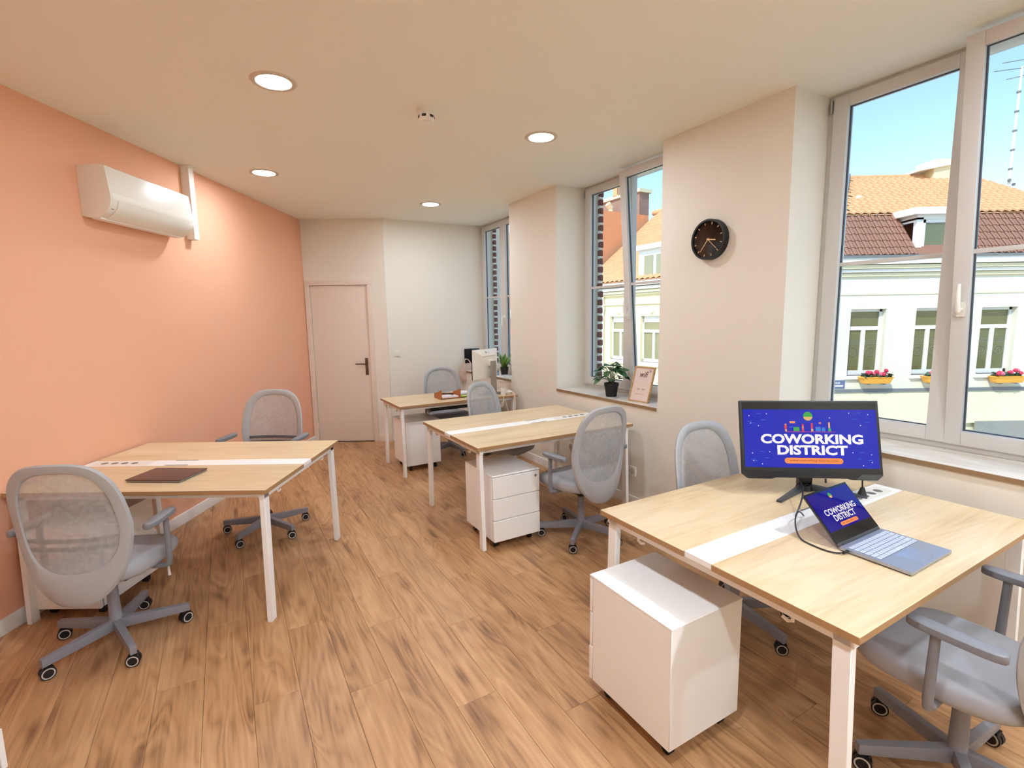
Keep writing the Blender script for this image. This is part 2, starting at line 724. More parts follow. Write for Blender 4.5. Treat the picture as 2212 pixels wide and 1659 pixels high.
# wall behind the camera
wr = MB().box(-XL - 0.2, 4.9, -1.5, -1.3, -0.2, H + 0.05).build('wall_rear', WALL)
tag(wr, 'plain white wall behind the camera', kind='structure')

# window wall
WINS = [(-1.90, -0.55), (0.43, 1.779), (2.757, 4.109), (5.031, 6.407)]
ww = MB()
wall_holes(ww, -3.6, UB + 0.2, -0.3, H + 0.05, [(a, b, ZS - 0.025, H + 0.1) for a, b in WINS], W, 3.44, swap=True)
ww = ww.build('wall_right', WALL, rot=ROTA)
tag(ww, 'white window wall with deep reveals', kind='structure')
# brick quoins outside windows
BRICK = mat('brick', (120, 70, 64), rough=0.9, var=0.12, vscale=25, bump=0.3, bscale=120)
MORTAR = mat('mortar', (246, 240, 232), rough=0.95)
bm1 = MB().box(0, 0.046, 0, 0.042, 0, 0.061).mesh('brick', BRICK, bevel=0.006, seg=1)
for (a, b) in (WINS[2], WINS[3]):
    mo = MB().box(3.400, 3.436, b - 0.036, b, ZS - 0.02, H + 0.05).build('mortar_bed', MORTAR, ww)
    z = ZS
    i = 0
    while z < H:
        o = link('brick', bm1, ww, (3.396 + 0.003 * (i % 2), b - 0.044 - 0.003 * (i % 3), z), (0, 0, 0))
        # the shared brick lies along v
        o.scale = (1, 1, 1)
        z += 0.083
        i += 1
bm1.transform(Matrix(((0, 1, 0, 0), (1, 0, 0, 0), (0, 0, 1, 0), (0, 0, 0, 1))))
bm1.flip_normals()

# baseboards
tag(MB().box(-XL, -XL + 0.013, -1.3, YD, 0, 0.085).build('baseboard_left', BASEB, bevel=0.003),
    'white baseboard along the coral wall', kind='structure')
tag(MB().box(door_x1 + 0.064, XC, YD - 0.013, YD, 0, 0.085).build('baseboard_door', DOORW, bevel=0.003),
    'pale baseboard beside the door', kind='structure')
tag(MB().box(cv, W, UB - 0.013, UB, 0, 0.085).build('baseboard_back', BASEB, rot=ROTA, bevel=0.003),
    'white baseboard under the back wall', kind='structure')
tag(MB().box(W - 0.013, W, -3.2, UB - 0.013, 0, 0.085).build('baseboard_right', BASEB, rot=ROTA, bevel=0.003),
    'white baseboard along the window wall', kind='structure')


# windows
def bar_frame(mb, u0, u1, z0, z1, wl_, wr_, wt, wb_, v0, v1):
    mb.box(v0, v1, u0, u0 + wl_, z0, z1)
    mb.box(v0, v1, u1 - wr_, u1, z0, z1)
    mb.box(v0, v1, u0 + wl_, u1 - wr_, z0, z0 + wb_)
    mb.box(v0, v1, u0 + wl_, u1 - wr_, z1 - wt, z1)
    return mb


def make_window(idx, u0, u1, tilt, handle_up, label, mid=0.0):
    uc = (u0 + u1) / 2
    r = struct('window_%d' % idx, RW(VW, uc), A, label)
    hwid = (u1 - u0) / 2
    z0, z1 = ZS, H
    MB_f = bar_frame(MB(), -hwid, hwid, z0, z1 + 0.02, 0.05, 0.05, 0.055, 0.05, 0.0, 0.068)
    MB_f.build('window_frame', PVC, r, bevel=0.003)
    MB().box(0.0, 0.35 - 0.0, -hwid, hwid, z0 - 0.04, z0 - 0.03)
    # sill board
    s = MB().box(-REV - 0.006, 0.0, -hwid + 0.001, hwid - 0.001, ZS - 0.024, ZS).build('sill', SILLW, r)
    MB().box(-REV - 0.009, -REV - 0.006, -hwid + 0.001, hwid - 0.001, ZS - 0.0245, ZS - 0.0005).build('sill_edge', SILLE, s)
    sz0, sz1 = z0 + 0.036, z1 - 0.022

    def sash(ua, ub, wl_, wr_, tl, handle):
        so = bar_frame(MB(), ua, ub, 0, sz1 - sz0, wl_, wr_, 0.062, 0.072, -0.022, 0.040).build(
            'sash', PVC, r, loc=(0, 0, sz0), rot=(0, -tl, 0), bevel=0.004)
        bar_frame(MB(), ua + wl_ - 0.004, ub - wr_ + 0.004, 0.066, sz1 - sz0 - 0.056, 0.010, 0.010, 0.010, 0.010, 0.004, 0.016).build(
            'gasket', GASKET, so)
        ga, gb, gc, gd = ua + wl_ - 0.002, ub - wr_ + 0.002, 0.068, sz1 - sz0 - 0.058
        MB().add([(0.012, ga, gc), (0.012, gb, gc), (0.012, gb, gd), (0.012, ga, gd)], [(0, 3, 2, 1)]).build('glass_pane', GLASS, so, fix=False)
        zb = 1.872 - sz0
        MB().box(-0.002, 0.026, ua + wl_ - 0.012, ub - wr_ + 0.012, zb - 0.011, zb + 0.011).build('glazing_bar', PVC, so, bevel=0.003)
        if handle:
            hz = 1.600 - sz0
            hm = MB().box(-0.034, -0.022, ub - 0.055, ub - 0.025, hz - 0.035, hz + 0.035)
            hm.cyl((-0.03, ub - 0.04, hz), (-0.065, ub - 0.04, hz), 0.010, n=12)
            sg = 1 if handle > 0 else -1
            hm.tube([(-0.062, ub - 0.04, hz - 0.01 * sg), (-0.070, ub - 0.04, hz + 0.03 * sg), (-0.072, ub - 0.04, hz + 0.08 * sg),
                     (-0.066, ub - 0.04, hz + 0.125 * sg)], [0.011, 0.011, 0.010, 0.008], n=10)
            hm.build('handle', WHITEP, so, smooth=True)
        return so
    # far sash (larger u) closed, near sash carries the handle on its far stile
    sash(mid - 0.002, hwid - 0.036, 0.088, 0.080, 0, 0)
    sash(-hwid + 0.036, mid + 0.004, 0.080, 0.066, tilt, handle_up)
    # hinge
    MB().cyl((-0.016, hwid - 0.022, H - 0.10), (-0.016, hwid - 0.022, H - 0.03), 0.008, n=8).build('hinge', CHROME, r, smooth=True)
    MB().box(0.06, 0.16, -hwid, hwid, ZS - 0.03, ZS - 0.005).build('outer_sill', PVC, r)
    return r


make_window(1, *WINS[1], radians(5.5), 1, 'large near window with its right sash tilted open', -0.030)
make_window(2, *WINS[2], radians(4.4), 1, 'middle window with plant and framed sign on the sill', -0.015)
make_window(3, *WINS[3], 0.0, -1, 'narrow looking far window beside the back wall', 0.05)
make_window(4, *WINS[0], 0.0, -1, 'window beside the camera')

# ================================================================== CEILING LIGHTS
LENS = mat('lamp_diffuser', (250, 244, 232), rough=0.4, emit=(232, 243, 255), estr=LAMP_STRENGTH)
LENS_FILL = mat('fill_lamp_diffuser', (250, 244, 232), rough=0.4, emit=(230, 242, 255), estr=LAMP_STRENGTH * 2.0)  # double strength, only for the added unseen downlights
LTRIM = mat('lamp_trim', (214, 202, 184), rough=0.4)
lp = None
lamp_spots = [(-1.265, 2.82, 'round ceiling downlight nearest the air conditioner end, largest of the four'),
              (-2.13, 4.436, 'round ceiling downlight close to the coral wall'),
              (0.197, 3.721, 'round ceiling downlight nearest the middle window'),
              (-0.926, 5.723, 'smallest round ceiling downlight, farthest away before the back wall')]
fill_lamps = [RW(2.35, 0.0), RW(2.35, -1.0), RW(2.35, -2.0), RW(0.36, 0.7), RW(0.36, -0.9)]  # unseen downlights added to brighten the room like daylight from the near windows
for q in fill_lamps:
    lamp_spots.append((q.x, q.y, 'unseen fill downlight added overhead behind the camera'))
tm = MB().lathe([(0.085, 0.0), (0.088, -0.006), (0.112, -0.006), (0.118, 0.0)], n=40).mesh('trim', LTRIM, smooth=True)
lm = MB().lathe([(0.0, -0.0042), (0.086, -0.0040), (0.086, -0.001)], n=20).mesh('diffuser', LENS, smooth=True)
lm_fill = lm.copy()
lm_fill.materials[0] = LENS_FILL
for x, y, lab in lamp_spots:
    t = thing('ceiling_light', lab, 'ceiling light', (x, y, H), 0, 'round ceiling downlights')
    link('trim', tm, t)
    link('diffuser', lm_fill if 'behind' in lab else lm, t)

# smoke detector
sd = thing('smoke_detector', 'small white smoke detector on the ceiling', 'smoke detector', (-0.53, 3.235, H))
MB().lathe([(0.050, 0.0), (0.052, -0.012), (0.044, -0.014), (0.044, -0.020)], n=28).build('base', WHITEP, sd, smooth=True)
MB().lathe([(0.046, -0.020), (0.047, -0.052), (0.040, -0.064), (0.0, -0.068)], n=28).build('cover', WHITEP, sd, smooth=True)
sl = MB().box(0.0465, 0.0485, -0.013, 0.013, -0.046, -0.032).mesh('vent', BLACKP)
for i in range(6):
    link('vent', sl, sd, rot=(0, 0, i * pi / 3 + 0.4))

# ================================================================== AIR CONDITIONER
ac = thing('air_conditioner', 'white wall mounted air conditioner high on the coral wall', 'air conditioner', (-XL, 3.19, 2.25))
ACL = 0.80
prof = [(0.0, 0.012), (0.0, 0.305), (0.012, 0.315), (0.155, 0.318), (0.176, 0.308), (0.192, 0.16), (0.196, 0.11),
        (0.186, 0.070), (0.155, 0.030), (0.105, 0.004), (0.06, 0.0)]
rings = []
for yy in (0.0, ACL):
    rings.append([(x, yy, z) for x, z in prof])
MB().ring(rings, True, True, True).build('body', WHITEP, ac, bevel=0.004)
MB().ring([[(x, yy, z) for x, z in [(0.194, 0.150), (0.198, 0.112), (0.1965, 0.108), (0.190, 0.150)]] for yy in (0.012, ACL - 0.012)],
          True, True, True).build('panel_lip', WHITEP, ac, smooth=True)
fl = [(0.1972, 0.106), (0.1885, 0.068), (0.157, 0.028), (0.110, 0.0035), (0.1085, 0.0005), (0.159, 0.025), (0.191, 0.066), (0.1995, 0.106)]
MB().ring([[(x, yy, z) for x, z in fl] for yy in (0.055, ACL - 0.055)], True, True, True).build('louvre', WHITEP, ac, smooth=True)
MB().box(0.05, 0.105, 0.02, ACL - 0.02, -0.004, 0.004).build('outlet', BASEB, ac)
DARKT = mat('small_print', (120, 110, 100), rough=0.6)
MB().box(0.1745, 0.1765, 0.022, 0.042, 0.052, 0.056).build('label_mark', DARKT, ac, rot=(0, 0, 0))
tr = thing('pipe_trunking', 'white pipe trunking from air conditioner up to the ceiling', 'trunking', (-XL, 4.19, 2.27))
MB().box(0.0, 0.068, 0.0, 0.066, 0.0, H - 2.27).build('channel', WHITEP, tr, bevel=0.008)
MB().box(0.0, 0.076, -0.006, 0.074, H - 2.27 - 0.016, H - 2.27 - 0.001).build('ceiling_collar', WHITEP, tr, bevel=0.003)

# ================================================================== WALL FITTINGS
# light switch
sw = thing('light_switch', 'white rotary light switch on the back wall', 'light switch', RW(1.95, UB, 1.156), A)
MB().box(-0.042, 0.042, -0.009, 0.0, -0.042, 0.042).build('plate', WHITEP, sw, bevel=0.004)
MB().cyl((0, -0.008, 0), (0, -0.022, 0), 0.024, 0.022, n=24).build('knob', WHITEP, sw, smooth=True)


def socket(label, v, u, z, gang):
    s = thing('wall_socket', label, 'wall socket', RW(v, u, z), A, 'white wall sockets')
    for g in range(gang):
        yo = (g - (gang - 1) / 2) * 0.085
        p = MB().box(-0.009, 0.0, yo - 0.041, yo + 0.041, -0.041, 0.041).build('plate', WHITEP, s, bevel=0.004)
        MB().lathe([(0.022, 0.0), (0.022, 0.0015), (0.026, 0.0015)], n=20).xf(Matrix.Translation((-0.0092, yo, 0)) @ Matrix.Rotation(-pi / 2, 4, 'Y')).build(
            'socket_well', LTRIM, p, smooth=True)
    return s


socket('white double wall socket right of the middle desk', W, 3.06, 0.30, 2)
socket('white wall socket under the middle desk', W, 3.873, 0.32, 1)

# clock
ck = thing('wall_clock', 'round black wall clock with pale hands between the windows', 'clock', RW(W, 2.305, 2.085), A)
CT, CR = 0.048, 0.132
ry = Matrix.Rotation(-pi / 2, 4, 'Y')
MB().lathe([(CR, 0.0), (CR, CT), (CR - 0.012, CT), (CR - 0.013, CT - 0.010), (0, CT - 0.010)], n=56).xf(ry).build('case', mat('clock_case', (10, 10, 11), rough=0.5), ck, smooth=True)
CFACE = mat('clock_face', (26, 14, 11), rough=0.06, coat=0.8)
face = MB().lathe([(CR - 0.0125, CT - 0.0095), (0, CT - 0.0095)], n=56).xf(ry).build('face', CFACE, ck)
CHAND = mat('clock_hand', (226, 190, 140), rough=0.4)


def hand(name, ang, r0, r1, w, lift, par):
    # ang clockwise from 12, seen from the room (looking along +v, +u is to the left)
    m = MB().box(-CT + 0.0090 - lift, -CT + 0.0085 - lift + 0.001, -w / 2, w / 2, r0, r1)
    return m.build(name, CHAND, par, rot=(ang, 0, 0))


for i in range(12):
    hand('hour_mark', i * pi / 6 + pi / 12, 0.098, 0.112, 0.0045, 0.0005, face)
hand('hour_hand', radians(98), -0.01, 0.060, 0.007, 0.002, ck)
hand('minute_hand', radians(218), -0.012, 0.096, 0.004, 0.003, ck)
hand('second_hand', radians(133), -0.012, 0.092, 0.003, 0.004, ck)

# ================================================================== DESKS
DZ = 0.735
DT = 0.024
FLAP = mat('desk_flap_line', (206, 204, 200), rough=0.5)
SOCKD = mat('socket_dark', (120, 118, 116), rough=0.5)


def make_desk(label, loc, rz, LX, D, double, tray=False):
    d = thing('bench_desk' if double else 'single_desk', label, 'desk', loc, rz)
    hD = D / 2
    if double:
        sw_ = 0.060
        tops = [(-hD, -sw_), (sw_, hD)]
    else:
        tops = [(-hD, hD)]
    for a, b in tops:
        t = MB().box(0, LX, a, b, DZ - DT, DZ)
        me = t.mesh('tabletop', [OAK, OAKE], bevel=0.0015, seg=1)
        for p in me.polygons:
            p.material_index = 0 if p.normal.z > 0.5 else 1
        link('tabletop', me, d)
    if double:
        st = MB().box(0.004, LX - 0.004, -sw_ + 0.001, sw_ - 0.001, DZ - DT + 0.002, DZ - 0.0005).build('centre_strip', WHITE, d, bevel=0.001, seg=1)
        # power sockets near the wall end
        MB().box(LX - 0.40, LX - 0.05, -0.045, 0.045, DZ - 0.0006, DZ + 0.0006).build('socket_panel', WHITEP, st)
        for i in range(4):
            MB().lathe([(0.0, 0.0016), (0.018, 0.0016), (0.020, 0.0006)], n=20, c=(LX - 0.11 - i * 0.062, 0, DZ)).build('desk_socket', SOCKD, st, smooth=True)
        for s in (-1, 1):
            MB().box(LX - 0.66, LX - 0.52, s * 0.052 - 0.004, s * 0.052 + 0.004, DZ - 0.0004, DZ + 0.0007).build('flap_slot', SOCKD, st)
    # A-frame ends
    rl = DZ - DT
    for xe, sx in ((0.025, 1), (LX - 0.025 - 0.028, 1)):
        MB().box(xe, xe + 0.028, -hD + 0.022, hD - 0.022, rl - 0.034, rl).build('end_beam', WHITE, d, bevel=0.002, seg=1)
        for s in (-1, 1):
            yo_t, yi_t = s * (hD - 0.030), s * (hD - 0.080)
            yo_b, yi_b = s * (hD - 0.008), s * (hD - 0.056)
            zt = rl - 0.004
            yt0, yt1 = sorted((yo_t, yi_t))
            yb0, yb1 = sorted((yo_b, yi_b))
            MB().hexa([(xe, yb0, 0), (xe + 0.028, yb0, 0), (xe + 0.028, yb1, 0), (xe, yb1, 0),
                       (xe, yt0, zt), (xe + 0.028, yt0, zt), (xe + 0.028, yt1, zt), (xe, yt1, zt)]).build('leg', WHITE, d, bevel=0.0015, seg=1)
            MB().tube([(xe + 0.014, s * (hD - 0.20), rl - 0.03), (xe + 0.014, s * (hD - 0.20), rl - 0.052), (xe + 0.014, s * (hD - 0.215), rl - 0.058),
                       (xe + 0.014, s * (hD - 0.232), rl - 0.052)], 0.006, n=6).build('cable_hook', WHITEP, d)
    for s in (-1, 1):
        y0 = s * (hD - 0.05)
        MB().box(0.05, LX - 0.05, min(y0, y0 - s * 0.03), max(y0, y0 - s * 0.03), rl - 0.032, rl - 0.001).build('long_rail', WHITE, d)
    if tray:
        MB().box(0.50, 1.00, hD - 0.20, hD - 0.06, 0.560, 0.566).box(0.50, 1.00, hD - 0.205, hD - 0.20, 0.560, 0.61).box(
            0.50, 1.00, hD - 0.06, hD - 0.055, 0.560, 0.66).box(0.50, 0.506, hD - 0.2, hD - 0.06, 0.56, 0.71).box(
            0.994, 1.0, hD - 0.2, hD - 0.06, 0.56, 0.71).build('cable_tray', BLACKP, d)
    elif double:
        MB().box(0.35, LX - 0.25, -0.09, 0.09, 0.585, 0.591).box(0.35, LX - 0.25, -0.095, -0.09, 0.585, 0.64).box(
            0.35, LX - 0.25, 0.09, 0.095, 0.585, 0.64).box(0.36, 0.39, -0.095, 0.095, 0.585, rl - 0.002).box(
            LX - 0.30, LX - 0.27, -0.095, 0.095, 0.585, rl - 0.002).build('cable_tray', WHITE, d)
    return d


make_desk('light oak bench desk against the coral wall with closed laptop on it', (-1.297, 2.978, 0), pi, 1.373, 1.050, True)
make_desk('light oak bench desk under the middle window, empty top', RW(1.403, 3.438), A, 1.384, 1.048, True)
make_desk('nearest light oak bench desk carrying the black monitor and open laptop', RW(1.3937, 1.129), A, 1.384, 1.053, True)
make_desk('narrow oak desk by the far window with white monitor on it', RW(1.453, 5.112), A, 1.364, 0.684, False, tray=True)


# ================================================================== DRAWER PEDESTALS
def make_pedestal(label, loc, rz, name='drawer_pedestal'):
    p = thing(name, label, 'drawer unit', loc, rz, 'white drawer pedestals')
    w, dp, z0, z1 = 0.375, 0.42, 0.062, 0.53
    MB().box(-w / 2, w / 2, -dp / 2, dp / 2, z0, z1 - 0.004).build('carcass', WHITE, p, bevel=0.002, seg=1)
    MB().box(-w / 2 - 0.001, w / 2 + 0.001, -dp / 2 - 0.02, dp / 2 + 0.001, z1 - 0.010, z1).build('top_panel', WHITE, p, bevel=0.002, seg=1)
    fh = (z1 - 0.012 - z0 + 0.004) / 3
    for i in range(3):
        za = z0 - 0.004 + i * fh
        pr = -0.022 if i else -0.026
        f = MB().box(-w / 2 + 0.001, w / 2 - 0.001, -dp / 2 + pr, -dp / 2 - 0.004, za + 0.002, za + fh - 0.0025).build('drawer_front', WHITE, p, bevel=0.0025, seg=1)
        MB().box(-w / 2 + 0.006, w / 2 - 0.006, -dp / 2 - 0.006, -dp / 2 + 0.001, za + 0.008, za + fh - 0.008).build('drawer_gap', BLACKP, f)
        if i == 2:
            MB().cyl((w / 2 - 0.035, -dp / 2 - 0.02, za + fh - 0.035), (w / 2 - 0.035, -dp / 2 - 0.026, za + fh - 0.035), 0.009, n=16).build('lock', CHROME, f, smooth=True)
    for sx in (-1, 1):
        for sy in (-1, 1):
            x, y = sx * (w / 2 - 0.05), sy * (dp / 2 - 0.05)
            MB().cyl((x - 0.012, y, 0.022), (x + 0.012, y, 0.022), 0.022, n=16).box(x - 0.008, x + 0.008, y - 0.012, y + 0.02, 0.03, z0).build('caster', BLACKP, p, smooth=True)
    return p


make_pedestal('white drawer pedestal with three drawers facing out under the middle desk', RW(1.683, 3.117), A)
make_pedestal('large white pedestal nearest the camera, smooth back turned out', RW(1.4275, 1.305), A + pi)
make_pedestal('white pedestal under the far desk by the door', RW(1.75, 5.150), A + pi)
make_pedestal('white drawer pedestal at the bottom left corner, only its edge in view', (-1.9875, 1.307, 0), pi)
make_pedestal('white pedestal tucked under the coral wall desk', (-2.462, 2.74, 0), 0)


# ================================================================== CHAIRS
def sgnpow(a, e):
    return (1 if a >= 0 else -1) * abs(a) ** e


def back_y(x, z):
    t = max(0.0, (z - 0.58) / 0.42)
    lo = max(0.0, (0.50 - z) / 0.18)
    return -(0.222 + 0.045 * t ** 1.4 + 0.012 * lo * lo) + 0.85 * x * x * (0.55 + 0.45 * min(1, max(0, (0.98 - z) / 0.3)))


def outline(phi, hw_, zc, hu, hl, nu, nl, taper):
    c, s = cos(phi), sin(phi)
    n = nu if s > 0 else nl
    z = zc + (hu if s > 0 else hl) * sgnpow(s, 2 / n)
    x = hw_ * sgnpow(c, 2 / n)
    if s < 0:
        x *= 1 - taper * (zc - z) / hl
    else:
        x *= 1 - 0.05 * (z - zc) / hu
    return x, z


DGR = mat('chair_dark_plastic', (92, 92, 94), rough=0.5)


def make_chair():
    c = thing('office_chair', 'chair', 'chair')
    N = 56
    outs = [outline(2 * pi * i / N, 0.246, 0.68, 0.315, 0.365, 3.2, 2.3, 0.10) for i in range(N)]
    inns = [outline(2 * pi * i / N, 0.196, 0.68, 0.270, 0.205, 3.0, 2.5, 0.04) for i in range(N)]
    prof_ = [(0.0, 0.004), (0.12, 0.011), (0.5, 0.013), (0.88, 0.008), (1.0, 0.003), (0.88, -0.008), (0.5, -0.012), (0.12, -0.010)]
    rings = []
    for t, off in prof_ + prof_[:1]:
        r = []
        for (xo, zo), (xi, zi) in zip(outs, inns):
            x, z = xo + t * (xi - xo), zo + t * (zi - zo)
            r.append((x, back_y(x, z) + off, z))
        rings.append(r)
    MB().ring(rings, True).build('backrest_frame', GREYS, c, smooth=True)
    rings = []
    for t in (1.02, 0.85, 0.65, 0.45, 0.25, 0.08):
        r = []
        for xi, zi in inns:
            x, z = xi * t, 0.72 + (zi - 0.72) * t
            r.append((x, back_y(x, z), z))
        rings.append(r)
    MB().ring(rings, True, False, True).build('backrest_mesh', GREYM, c, smooth=True)
    # lumbar bars behind the mesh
    lb = MB()
    for zb in (0.585, 0.625):
        pts = [(-0.19 + 0.38 * i / 8, back_y(-0.19 + 0.38 * i / 8, zb) + 0.012, zb) for i in range(9)]
        lb.tube(pts, 0.010, n=6)
    lb.build('lumbar_support', DGR, c, smooth=True)
    # seat
    rings = []
    for sc_, z in ((0.86, 0.392), (0.95, 0.396), (0.99, 0.408), (1.0, 0.428), (0.985, 0.450), (0.95, 0.462), (0.85, 0.469), (0.6, 0.470), (0.3, 0.468), (0.05, 0.467)):
        r = []
        for i in range(48):
            t = 2 * pi * i / 48
            x = 0.245 * sgnpow(cos(t), 2 / 3.6) * sc_
            y = 0.240 * sgnpow(sin(t), 2 / 3.2) * sc_
            zz = z - 0.030 * max(0, (y - 0.10) / 0.14) ** 2 * (1 if z > 0.43 else 0.5)
            x *= 1 - 0.08 * max(0, -y / 0.24)
            r.append((x, y + 0.035, zz))
        rings.append(r)
    MB().ring(rings, True, True, True).build('seat', GREYF, c, smooth=True)
    MB().box(-0.15, 0.15, -0.12, 0.14, 0.372, 0.394).box(-0.07, 0.07, -0.08, 0.08, 0.345, 0.375).build('seat_mechanism', BLACKP, c, bevel=0.006)
    MB().hexa([(-0.05, -0.10, 0.362), (0.05, -0.10, 0.362), (0.05, -0.05, 0.37), (-0.05, -0.05, 0.37),
               (-0.05, -0.235, 0.40), (0.05, -0.235, 0.40), (0.05, -0.225, 0.42), (-0.05, -0.225, 0.42)]).build('back_bracket', GREYP, c, bevel=0.004)
    MB().tube([(0.10, 0.02, 0.380), (0.245, 0.02, 0.376), (0.262, 0.02, 0.366), (0.266, 0.015, 0.322)], [0.005, 0.005, 0.005, 0.0075], n=8).build('height_lever', RINGG, c, smooth=True)
    # arms
    for s in (-1, 1):
        a = MB().tube([(s * 0.16, 0.0, 0.384), (s * 0.255, 0.0, 0.384), (s * 0.278, 0.0, 0.393), (s * 0.285, 0.0, 0.418), (s * 0.288, -0.005, 0.645)],
                      [0.013, 0.014, 0.015, 0.015, 0.013], n=10).build('arm_post', GREYP, c, smooth=True)
        rr = []
        for sc_, z in ((0.75, 0.638), (0.97, 0.643), (1.0, 0.654), (0.95, 0.662), (0.7, 0.666)):
            r = []
            for i in range(24):
                t = 2 * pi * i / 24
                r.append((s * 0.288 + 0.029 * sgnpow(cos(t), 2 / 2.6) * sc_, -0.048 + 0.118 * sgnpow(sin(t), 2 / 3.4) * (0.9 + 0.1 * sc_), z))
            rr.append(r)
        MB().ring(rr, True, True, True).build('armrest', GREYP, c, smooth=True)
    # column and base
    MB().lathe([(0.014, 0.25), (0.014, 0.352)], n=16).build('gas_piston', CHROME, c, smooth=True)
    MB().lathe([(0.024, 0.300), (0.024, 0.352)], n=20).build('collar', BLACKP, c, smooth=True)
    MB().lathe([(0.031, 0.080), (0.031, 0.115), (0.027, 0.125), (0.0235, 0.318)], n=20).build('column', GREYB, c, smooth=True)
    for i in range(5):
        lg = MB().hexa([(0.02, -0.017, 0.068), (0.310, -0.013, 0.062), (0.310, 0.013, 0.062), (0.02, 0.017, 0.068),
                        (0.02, -0.017, 0.120), (0.310, -0.014, 0.100), (0.310, 0.014, 0.100), (0.02, 0.017, 0.120)])
        l = lg.build('base_leg', GREYB, c, rot=(0, 0, i * 2 * pi / 5), bevel=0.003)
        ca = MB()
        ca.cyl((0, 0, 0.040), (0, 0, 0.075), 0.007, n=8)
        for sy in (-1, 1):
            ca.cyl((0, sy * 0.004, 0.029), (0, sy * 0.019, 0.029), 0.029, n=24)
        ca.hexa([(-0.024, -0.006, 0.03), (0.022, -0.006, 0.03), (0.022, 0.006, 0.03), (-0.024, 0.006, 0.03),
                 (-0.018, -0.018, 0.060), (0.014, -0.018, 0.060), (0.014, 0.018, 0.060), (-0.018, 0.018, 0.060)])
        ca.m = 1
        for sy in (-1, 1):
            ca.lathe([(0.0195, 0.0), (0.0195, 0.0018), (0.0245, 0.0018), (0.0245, 0.0)], n=24)
            nv = 24 * 4
            mt = Matrix.Translation((0, sy * 0.0185, 0.029)) @ Matrix.Rotation(-sy * pi / 2, 4, 'X')
            ca.v[-nv:] = [tuple(mt @ Vector(p)) for p in ca.v[-nv:]]
        ca.build('caster', [BLACKP, RINGG], l, loc=(0.290, 0, 0), rot=(0, 0, 0.9 + i * 1.3), smooth=True)
    return c


chair0 = make_chair()
E0 = RW(0, 0)
chairs = [
    ((-2.042, 2.325), 0.12, 32, 0.0, 'grey mesh office chair at lower left with its back to the camera'),
    ((-1.935, 3.64), pi - 0.05, 43, 0.065, 'grey mesh office chair facing the camera behind the coral wall desk'),
    (tuple(RW(2.160, 2.780))[:2], A + 0.08, 36, 0.0, 'grey mesh office chair seen from behind at the middle desk'),
    (tuple(RW(2.20, 1.54))[:2], A + pi, 4, 0.02, 'grey mesh office chair standing behind the black monitor'),
    (tuple(RW(2.05, 0.57))[:2], A, 28, 0.0, 'grey office chair cut off at the lower right corner of the view'),
    (tuple(RW(2.17, 3.98))[:2], A + pi + 0.46, 75, 0.0, 'grey office chair turned sideways between the middle and far desks'),
    (tuple(RW(2.27, 5.47))[:2], A + pi, 20, 0.015, 'grey mesh office chair farthest away, against the white back wall'),
]
bpy.context.view_layer.update()
for i, (xy, rz, base, dz, lab) in enumerate(chairs):
    c = chair0 if i == len(chairs) - 1 else copy_tree(chair0)
    c.location = (xy[0], xy[1], 0)
    c.rotation_euler = (0, 0, rz)
    tag(c, lab, 'chair', 'grey mesh office chairs')
    bpy.context.view_layer.update()
    for ch in c.children:
        if ch.name.startswith('base_leg'):
            ch.rotation_euler.z += radians(base) - rz
            to_cam = math.atan2(xy[0], -xy[1])
            for cs_ in ch.children:
                cs_.rotation_euler.z = to_cam + random.uniform(-0.45, 0.45) - rz - ch.rotation_euler.z
        elif not ch.name.startswith('column'):
            ch.location.z += dz

# ================================================================== COMPUTERS
SCR_BLUE = emis('screen_blue', (8, 30, 186), 0.9, rough=0.18)
SCR_BLUE2 = emis('laptop_screen_blue', (24, 14, 150), 0.8, rough=0.04)
SCR_WHITE = emis('screen_white', (250, 240, 236), 1.0)
SCR_ORANGE = emis('screen_orange', (250, 140, 70), 1.0)
SCR_BROWN = emis('screen_brown', (120, 54, 16), 0.9)
SCR_GREEN = emis('screen_green', (60, 170, 70), 0.9)
SCR_RED = emis('screen_red', (226, 60, 60), 0.9)
SCR_CYAN = emis('screen_cyan', (50, 120, 210), 0.9)
SCR_SAND = emis('screen_sand', (226, 180, 100), 0.9)


def disc(cx, cz, r, y, n=24):
    return [(cx + r * cos(2 * pi * i / n), y, cz + r * sin(2 * pi * i / n)) for i in range(n)]


def screen_page(par, w, h, y, blue, tilt_obj=None, detail=True):
    """the page shown on a screen: w x h centred on par's origin in x-z, facing -y"""
    pg = MB().add([(-w / 2, y, -h / 2), (w / 2, y, -h / 2), (w / 2, y, h / 2), (-w / 2, y, h / 2)], [(0, 1, 2, 3)]).build('screen_page', blue, par, fix=False)
    return pg


